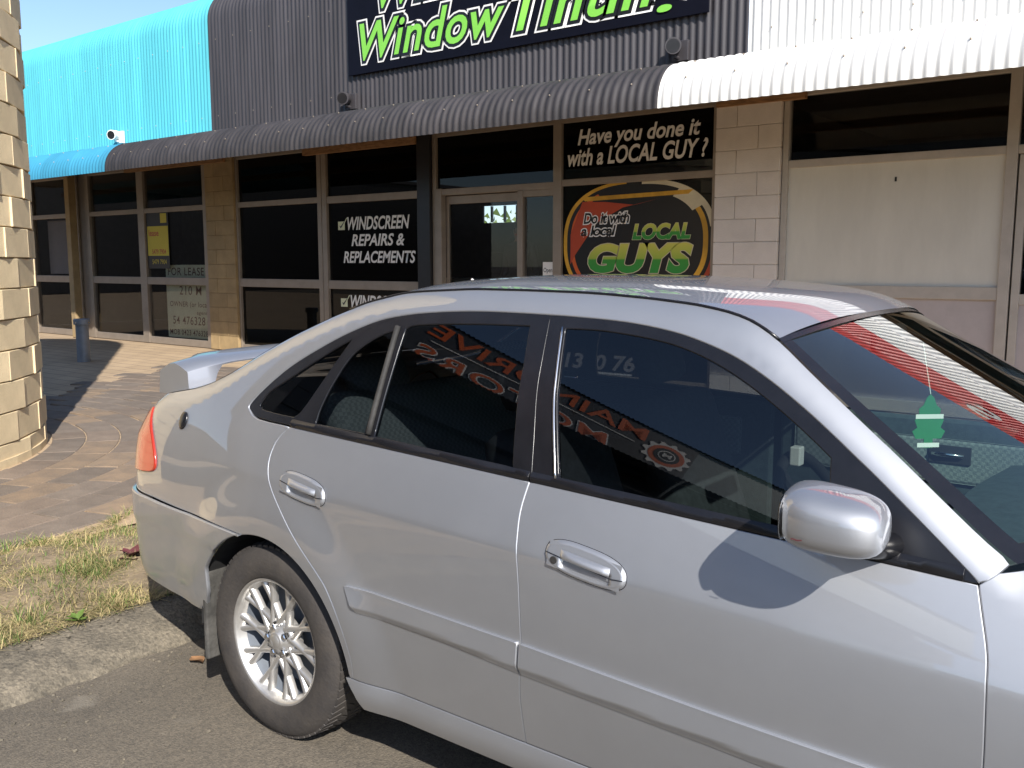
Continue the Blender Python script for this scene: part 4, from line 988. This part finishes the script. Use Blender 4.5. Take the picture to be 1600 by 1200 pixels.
# ------------------------------------------------------------------ door handles
def handle(x0, x1, zc, slope, lock):
    for sgn in (0, 1):
        L = x1-x0; cx = (x0+x1)/2
        def loc(u, w, dep):
            x = cx+u*L/2; z = zc+slope*u*L/2+w; p = S3(x, z, 0)-SN(x, z)*0; q = Vector((p.x, p.y-dep, p.z)); return q if sgn == 0 else Vector((q.x, 2*YC-q.y, q.z))
        def ring(kx, kz, dep, nn=40): return [loc(kx*math.copysign(abs(math.cos(2*math.pi*k/nn))**.7, math.cos(2*math.pi*k/nn)), kz*math.copysign(abs(math.sin(2*math.pi*k/nn))**.8, math.sin(2*math.pi*k/nn)), dep) for k in range(nn+1)]
        h = .034
        s = MB(); s.grid([ring(1.03, h*1.1, -.004), ring(1.03, h*1.1, .0005), ring(1, h, .006), ring(.96, h*.90, .009), ring(.90, h*.80, .0085)]); body = s.build('door_handle', paint, car, smooth=True)
        s = MB(); s.grid([ring(1.04, h*1.12, -.006), ring(1.04, h*1.12, .0008), ring(1.02, h*1.07, .0008)]); s.build('handle_seam', black_trim, body)
        def patch(u0, u1, w0, w1, fn, name, m_, nu=14, nw=8):
            s = MB(); s.grid([[loc(u0+(u1-u0)*i/nu, w0+(w1-w0)*j/nw, fn(i/nu, j/nw)) for i in range(nu+1)] for j in range(nw+1)]); return s.build(name, m_, body, smooth=True)
        def dish(a, c):
            t = max(0, 1-((a-.52)/.34)**2); q = max(0, 1-((c-.30)/.26)**2); return .0085-.024*min(1, 1.6*t)**.6*min(1, 1.6*q)**.6
        patch(-.92, .92, -.028, .028, dish, 'handle_plate', paint, 40, 24)
        patch(-.60, .66, -.004, .016, lambda a, c: .0095+.012*math.sin(math.pi*min(1, max(0, a)))**.4*math.sin(math.pi*c)**.5, 'pull', paint)
        s = MB(); s.tube([loc(-.97, .0, .0098), loc(-.6, -.001, .0105), loc(0, -.004, .0098), loc(.7, -.005, .0105), loc(.98, .0, .0098)], .0011, 5); s.build('pull_gap', black_trim, body)
        if lock:
            c = loc(-.74, -.012, .009); s = MB(); s.tube([c, c+Vector((0, -.003 if sgn == 0 else .003, 0))], .009, 16); s.build('key_lock', rubber, body)
handle(-2.172, -1.975, .817, -.13, False)
handle(-1.207, -.995, .790, -.13, True)
# ------------------------------------------------------------------ door mirrors
def mirror(sgn):
    f = (lambda p: p) if sgn == 0 else (lambda p: Vector((p.x, 2*YC-p.y, p.z)))
    c = Vector((-.535, 1.635, 1.004)); rows = []; e = .55
    def sp(v, k): return math.copysign(abs(v)**k, v)
    for i in range(25):
        ph = -math.pi/2+math.pi*i/24; row = []
        for k in range(41):
            th = 2*math.pi*k/40
            x = .098*sp(math.cos(ph), .6)*sp(math.cos(th), .7); y = .084*sp(math.cos(ph), .62)*sp(math.sin(th), .62); z = .055*sp(math.sin(ph), .62)*(1-.9*x)
            if x < 0: x *= .95
            z *= 1-.18*(-y/.112 > 0)*abs(y/.112)**2-.0; z += .10*y*.3; x -= .12*y; z -= .05*x
            row.append(f(c+Vector((x, y, z))))
        rows.append(row if sgn == 0 else row[::-1])
    s = MB(); s.grid(rows); sh = s.build('mirror', paint, car, smooth=True)
    # dark rear rim and reflector
    ring = []
    for r_, xx in ((.68, -.066), (.76, -.074), (.76, -.085), (.68, -.087)):
        ring.append([f(c+Vector((xx-.12*(.084*r_*sp(math.sin(t), .62)), .084*r_*sp(math.sin(t), .62), .055*r_*sp(math.cos(t), .62)))) for t in [2*math.pi*k/40 for k in range(41)]])
    s = MB(); s.grid(ring); s.build('mirror_rim', black_trim, sh, smooth=True)
    n0 = [f(c+Vector((-.080-.12*(.08*sp(math.sin(t), .62)), .078*sp(math.sin(t), .62), .044*sp(math.cos(t), .62)))) for t in [2*math.pi*k/40 for k in range(40)]]
    make('mirror_glass', n0, [tuple(range(40))], chrome, sh)
    s = MB(); s.tube([f(c+Vector((.03, .03, -.052))), f(c+Vector((.05, .09, -.064))), f(c+Vector((.07, .165, -.074)))], [.020, .022, .028], 14); s.build('mirror_arm', black_trim, sh, smooth=True)
    if sgn == 0:
        s = MB(); s.grid([[c+Vector((-.045+.02*k/8, -.0845, -.025+.0006*math.sin(k)+dz)) for k in range(9)] for dz in (0, .0025)]); s.build('scratch', weed_red, sh)
mirror(0); mirror(1)

# ------------------------------------------------------------------ wheels
def wheel(wx, sgn):
    yo = Y0+.022                                   # outer tyre face
    hub = empty('wheel', (wx, yo if sgn == 0 else 2*YC-yo, .305)); hub.parent = car; hub.matrix_parent_inverse = Matrix.Translation(-Vector(car.location))
    def P(s_, name, m_, smooth=True):
        if sgn: s_.v = [(x, -y, z) for x, y, z in s_.v]; s_.f = [f[::-1] for f in s_.f]
        o = make(name, s_.v, s_.f, m_, None, smooth); o.parent = hub; return o
    s = MB(); s.grid(lathe([(.196, .03), (.198, .008), (.205, .001), (.225, -.004), (.255, -.006), (.280, .0), (.294, .012), (.300, .022)], (0, 0, 0), 72)); P(s, 'sidewall', tyre_m)
    s = MB(); s.grid(lathe([(.296, .016), (.302, .03), (.3055, .05), (.306, .10), (.3055, .15), (.300, .175), (.28, .19), (.2, .19)], (0, 0, 0), 72)); tr = P(s, 'tread', tyre_m)
    s = MB()
    for k in range(64):
        a = 2*math.pi*k/64
        for y0, y1, sk in ((.014, .05, .02), (.056, .092, -.02), (.108, .145, .02), (.150, .184, -.02)):
            r0 = .301 if y0 < .02 or y1 > .18 else .304; M = Matrix.Rotation(-a, 4, 'Y'); q = [(r0-.01, y0, -.0105), (r0-.01, y1, -.0105+sk), (r0-.01, y1, .0105+sk), (r0-.01, y0, .0105), (r0+.001, y0, -.0105), (r0+.006, y1 if y0 < .1 else y1-.01, -.0105+sk), (r0+.006, y1 if y0 < .1 else y1-.01, .0105+sk), (r0+.001, y0, .0105)]
            n = len(s.v); s.v += [tuple(M @ Vector(p)) for p in q]; s.f += [tuple(i+n for i in f) for f in BOXF]
    o = P(s, 'tread_blocks', tyre_m, False); tag(o, kind='stuff')
    s = MB(); s.grid(lathe([(.176, .040), (.181, .028), (.188, .016), (.190, .010), (.196, .006), (.2005, .007), (.202, .013), (.200, .02), (.198, .035)], (0, 0, 0), 72)); P(s, 'rim', alloy)
    s = MB(); s.grid(lathe([(.150, .17), (.168, .15), (.172, .06), (.1755, .039)], (0, 0, 0), 72)); P(s, 'rim_barrel', steel)  # darker grey than the rim, shade between the spokes put into the colour
    s = MB(); s.grid(lathe([(.02, .10), (.155, .10)], (0, 0, 0), 40)); P(s, 'brake_disc', steel)
    s = MB(); s.grid(lathe([(.001, .014), (.024, .014), (.028, .016), (.031, .022), (.058, .030), (.066, .036), (.068, .07)], (0, 0, 0), 48)); P(s, 'hub', alloy)
    s = MB(); s.grid(lathe([(.001, .0115), (.018, .012), (.021, .015)], (0, 0, 0), 30)); P(s, 'centre_cap', alloy)
    def spoke(a0, da):
        s = MB(); sec = []
        for k in range(9):
            t = k/8; r_ = .048+.138*t; a = a0; wd = .0092-.0012*math.sin(math.pi*t)+.001*t; y = .024+.006*math.sin(math.pi*t*.9)-.006*t+(.0015 if da > 0 else 0)
            h0 = Vector((.050*math.cos(a0), 0, .050*math.sin(a0))); h1 = Vector((.187*math.cos(a0+da), 0, .187*math.sin(a0+da))); c = h0.lerp(h1, t)+Vector((0, y, 0)); dr = (h1-h0).normalized(); tg = Vector((-dr.z, 0, dr.x))
            sec.append([c-tg*wd+Vector((0, .022, 0)), c-tg*wd+Vector((0, .005, 0)), c-tg*wd*.45, c+tg*wd*.45, c+tg*wd+Vector((0, .005, 0)), c+tg*wd+Vector((0, .022, 0))])
        s.grid(sec); s.f = [f[::-1] for f in s.f]; P(s, 'spoke', alloy)
    for k in range(10):
        a = R(36*k+12)
        spoke(a-.12, R(33)); spoke(a+.12, R(-30))
    for k in range(5):
        a = R(72*k+30); c = (.043*math.cos(a), .0, .043*math.sin(a))
        s = MB(); s.tube([(c[0], .03, c[2]), (c[0], .016, c[2]), (c[0], .014, c[2])], [.0105, .0105, .008], 6); P(s, 'lug_nut', chrome, False)
        s = MB(); s.tube([(c[0], .0275, c[2]), (c[0], .0262, c[2])], .0165, 16); P(s, 'lug_well', rubber, False)
for wx in (WX, WX+2.67):
    for sg_ in (0, 1): wheel(wx, sg_)

# ------------------------------------------------------------------ cabin
def soft(name, x0, x1, y0, y1, z0, z1, m_, par, r=.05, M=None):
    s = MB(); s.bev(x0, x1, y0, y1, z0, z1, r, M); return s.build(name, m_, par, smooth=True)
def seat(name, x, y, w, par):
    c = soft(name, x-.25, x+.25, y-w/2, y+w/2, .38, .52, seat_cloth, par)
    M = Matrix.Translation((x-.24, y, .48)) @ Matrix.Rotation(R(-20), 4, 'Y')
    soft('backrest', -.06, .06, -w/2, w/2, 0, .56, seat_cloth, c, .05, M)
    soft('headrest', -.045, .045, -.13, .13, .60, .78, seat_cloth, c, .04, M)
seat('front_seat', -1.12, YC-.38, .50, car); seat('front_seat', -1.12, YC+.38, .50, car)
c = soft('rear_seat', -2.15, -1.68, YC-.62, YC+.62, .38, .54, grey_cloth, car)
M = Matrix.Translation((-2.03, YC, .52)) @ Matrix.Rotation(R(-22), 4, 'Y')
soft('rear_backrest', -.06, .06, -.62, .62, 0, .57, grey_cloth, c, .05, M)
for d in (-.36, .36): soft('headrest', -.045, .045, d-.13, d+.13, .54, .68, grey_cloth, c, .04, M)
rows = []
for j in range(9):
    t = j/8; rows.append([(-.52+.62*t+.02*math.sin(7*k/20)-.20*t*(2*k/20-1)**2, YC-.70+1.40*k/20, .735+.11*math.sin(math.pi*min(1, .35+t*.55))*.95) for k in range(21)])
s = MB(); s.grid(rows); s.grid([[(-.52, YC-.70+1.4*k/20, z) for k in range(21)] for z in (.783, .45)]); dsh = s.build('dashboard', dash_m, car, smooth=True)
s = MB(); ctr = Vector((-.74, YC-.37, .83)); ax1 = Vector((0, 1, 0)); ax2 = Vector((-.42, 0, .9)); s.tube([ctr+(ax1*math.cos(2*math.pi*k/32)+ax2*math.sin(2*math.pi*k/32))*.185 for k in range(33)], .014, 10, False); sw = s.build('steering_wheel', dark_in, car, smooth=True)
for a in (0, 2.1, 4.2): s = MB(); s.tube([ctr, ctr+(ax1*math.cos(a)+ax2*math.sin(a))*.18], .014, 8); s.build('wheel_spoke', dark_in, sw)
# far door trims seen through the windscreen
yt = 2*YC-Y0-.115
for x0, x1 in ((-1.28, -.30), (-2.15, -1.31)):
    s = MB(); s.bev(x0, x1, yt, yt+.03, .32, .95, .012); tr = s.build('door_trim', dash_m, car)
    s = MB(); s.bev(x0+.06, x1-.12, yt-.012, yt-.001, .74, .885, .010); s.build('cloth_insert', grey_cloth, tr)
    s = MB(); s.bev(x0+.15, x1-.25, yt-.06, yt-.013, .60, .66, .015); s.build('arm_rest', dash_m, tr)
    s = MB(); s.bev(x1-.46, x1-.33, yt-.018, yt-.0125, .805, .865, .002); s.build('handle_cup', dark_in, tr)
    s = MB(); s.tube([(x1-.45, yt-.02, .835), (x1-.42, yt-.028, .836), (x1-.35, yt-.026, .835)], [.007, .009, .006], 8); s.build('inner_handle', chrome, tr, smooth=True)
for sg_ in (0, 1):
    yn = Y0+.10 if sg_ == 0 else 2*YC-Y0-.13
    if sg_ == 0:
        for x0, x1 in ((-1.28, -.30), (-2.15, -1.31)): s = MB(); s.bev(x0, x1, yn, yn+.03, .32, .915, .012); s.build('door_trim', dark_in, car)
sweep('headlining', lin(-2.05, -.80, 10), dark_in, CR, BW, -.97, .97, 16, -.03)
s = MB(); s.tube([(-1.33, Y0+.22, 1.20), (-1.32, Y0+.20, 1.02), (-1.3, Y0+.17, .6)], .016, 6); s.build('seat_belt', dark_in, car)
sb = MB(); sb.bev(-.80, -.775, Y0+.43, Y0+.46, .985, 1.03, .003); sb.build('belt_buckle', white_p, car)
soft('rear_view_mirror', -.72, -.69, YC-.12, YC+.12, 1.235, 1.30, dark_in, car, .012)
# green tree-shaped freshener hanging from the mirror
fr = empty('air_freshener', (-.665, YC, 1.0), 'green tree-shaped air freshener card hanging behind the windscreen', 'air freshener')
pts = [(-.012, -.075), (.012, -.075), (.012, -.05), (.035, -.05), (.045, -.03), (.032, -.02), (.04, 0), (.028, .01), (.03, .03), (.018, .04), (.01, .06), (0, .07), (-.01, .06), (-.018, .04), (-.03, .03), (-.028, .01), (-.04, 0), (-.032, -.02), (-.045, -.03), (-.035, -.05), (-.012, -.05)]
fm = mat('freshener_green', (.02, .20, .07), rough=.6, noise=.1)
fx, fy, fz = -.60, YC+.02, 1.055; k1 = .98
def fpt(p, d): return (fx+p[0]*k1*.75+d*.66, fy+p[0]*k1*.66-d*.75, fz+p[1]*k1)
n = len(pts); vs = [fpt(p, 0) for p in pts]+[fpt(p, .002) for p in pts]
make('card', vs, [tuple(range(n))[::-1], tuple(range(n, 2*n))]+[(i, (i+1) % n, n+(i+1) % n, n+i) for i in range(n)], fm, fr)
for z0, z1, w in ((.004, .016, .038), (-.073, -.061, .03)): make('white_band', [fpt((-w, z0), .003), fpt((w, z0), .003), fpt((w, z1), .003), fpt((-w, z1), .003)], [(0, 1, 2, 3)], white_p, fr)
s = MB(); s.tube([fpt((0, .07), .001), (fx-.03, fy+.02, fz+.20)], .0012, 5); s.build('string', white_p, fr)
# ------------------------------------------------------------------ person standing inside the dark shop doorway
def person():
    e = empty('person', (-6.75, 8.9, FL), 'person with brown hair in a dark top standing inside the dark shop doorway', 'person')
    J = dict(pel=(0, 0, .93), sp=(0, 0, 1.12), ch=(0, 0, 1.33), nk=(0, 0, 1.47), hd0=(0, -.01, 1.55), hd1=(0, -.015, 1.66), ls=(-.18, 0, 1.40), le=(-.24, .02, 1.13), lw=(-.20, -.14, .98), rs=(.18, 0, 1.40), re=(.24, .02, 1.13), rw=(.20, -.14, .98), lh=(-.09, 0, .88), lk=(-.10, -.02, .48), la=(-.10, .02, .08), lf=(-.10, -.13, .04), rh=(.09, 0, .88), rk=(.10, -.02, .48), ra=(.10, .02, .08), rf=(.10, -.13, .04), lt=(-.16, -.22, .98), rt=(.16, -.22, .98))
    rad = dict(pel=.14, sp=.125, ch=.15, nk=.055, hd0=.085, hd1=.085, ls=.065, le=.045, lw=.032, rs=.065, re=.045, rw=.032, lh=.09, lk=.062, la=.045, lf=.04, rh=.09, rk=.062, ra=.045, rf=.04, lt=.03, rt=.03)
    E_ = [('pel', 'sp'), ('sp', 'ch'), ('ch', 'nk'), ('nk', 'hd0'), ('hd0', 'hd1'), ('ch', 'ls'), ('ls', 'le'), ('le', 'lw'), ('lw', 'lt'), ('ch', 'rs'), ('rs', 're'), ('re', 'rw'), ('rw', 'rt'), ('pel', 'lh'), ('lh', 'lk'), ('lk', 'la'), ('la', 'lf'), ('pel', 'rh'), ('rh', 'rk'), ('rk', 'ra'), ('ra', 'rf')]
    ks = list(J); me = bpy.data.meshes.new('body'); me.from_pydata([J[k] for k in ks], [(ks.index(a), ks.index(c)) for a, c in E_], [])
    o = bpy.data.objects.new('body', me); col.objects.link(o); o.parent = e
    md = o.modifiers.new('skin', 'SKIN'); ly = me.skin_vertices[0] if me.skin_vertices else None
    if ly is None:
        bm = bmesh.new(); bm.from_mesh(me); bm.verts.layers.skin.verify(); bm.to_mesh(me); bm.free(); ly = me.skin_vertices[0]
    for i, k in enumerate(ks): ly.data[i].radius = (rad[k]*(1 if k not in ('ch', 'sp', 'pel') else 1.15), rad[k]*(1 if k not in ('ch', 'sp', 'pel') else .75)); ly.data[i].use_root = k == 'pel'
    sb = o.modifiers.new('sub', 'SUBSURF'); sb.levels = 2; sb.render_levels = 2
    skin = mat('skin', (.32, .17, .11), rough=.6, noise=.1); top = mat('dark_top', (.03, .025, .03), rough=.9, noise=.2)
    nt, b = nodes_of(skin); tc = nt.nodes.new('ShaderNodeTexCoord'); sp_ = nt.nodes.new('ShaderNodeSeparateXYZ'); nt.links.new(tc.outputs['Object'], sp_.inputs[0])
    gt = nt.nodes.new('ShaderNodeMath'); gt.operation = 'GREATER_THAN'; gt.inputs[1].default_value = 1.47; nt.links.new(sp_.outputs[2], gt.inputs[0])
    mx = nt.nodes.new('ShaderNodeMix'); mx.data_type = 'RGBA'; mx.inputs[6].default_value = (.03, .025, .03, 1); mx.inputs[7].default_value = (.32, .17, .11, 1)
    nt.links.new(gt.outputs[0], mx.inputs[0]); nt.links.new(mx.outputs[2], b.inputs['Base Color'])
    me.materials.append(skin)
    hair = mat('hair', (.035, .018, .01), rough=.7, noise=.3)
    rows = []
    for i in range(11):
        ph = R(-25+115*i/10); rows.append([(.088*math.cos(ph)*math.cos(2*math.pi*k/24), .02+.098*math.cos(ph)*math.sin(2*math.pi*k/24), 1.635+.105*math.sin(ph)) for k in range(25)])
    s = MB(); s.grid(rows); h = s.build('hair', hair, None, smooth=True); h.parent = e
    for dx in (-.032, .032):
        s = MB(); s.grid([[(dx+.011*math.cos(ph)*math.cos(t), -.092+.008*math.cos(ph)*math.sin(t), 1.615+.008*math.sin(ph)) for t in [2*math.pi*k/10 for k in range(11)]] for ph in (-1.5, -.7, 0, .7, 1.5)]); q = s.build('eye', black_p, None, smooth=True); q.parent = e
    s = MB(); s.tube([(0, -.093, 1.625), (0, -.112, 1.585), (0, -.095, 1.578)], [.007, .014, .01], 8); q = s.build('nose', skin, None, smooth=True); q.parent = e
    s = MB(); s.tube([(-.024, -.088, 1.548), (0, -.097, 1.546), (.024, -.088, 1.548)], [.003, .006, .003], 8); q = s.build('mouth', red_p, None, smooth=True); q.parent = e
    for hx in (-1, 1):
        for k in range(4):
            s = MB(); s.tube([(hx*.16+(k-1.5)*.016, -.22, .985), (hx*.16+(k-1.5)*.018, -.265-.008*(k in (1, 2)), .98), (hx*.16+(k-1.5)*.018, -.285-.01*(k in (1, 2)), .955)], [.009, .008, .006], 7); q = s.build('finger', skin, None, smooth=True); q.parent = e
        s = MB(); s.tube([(hx*.16-hx*.03, -.20, .985), (hx*.16-hx*.055, -.235, .985), (hx*.16-hx*.055, -.255, .975)], [.010, .009, .007], 7); q = s.build('thumb', skin, None, smooth=True); q.parent = e
person()
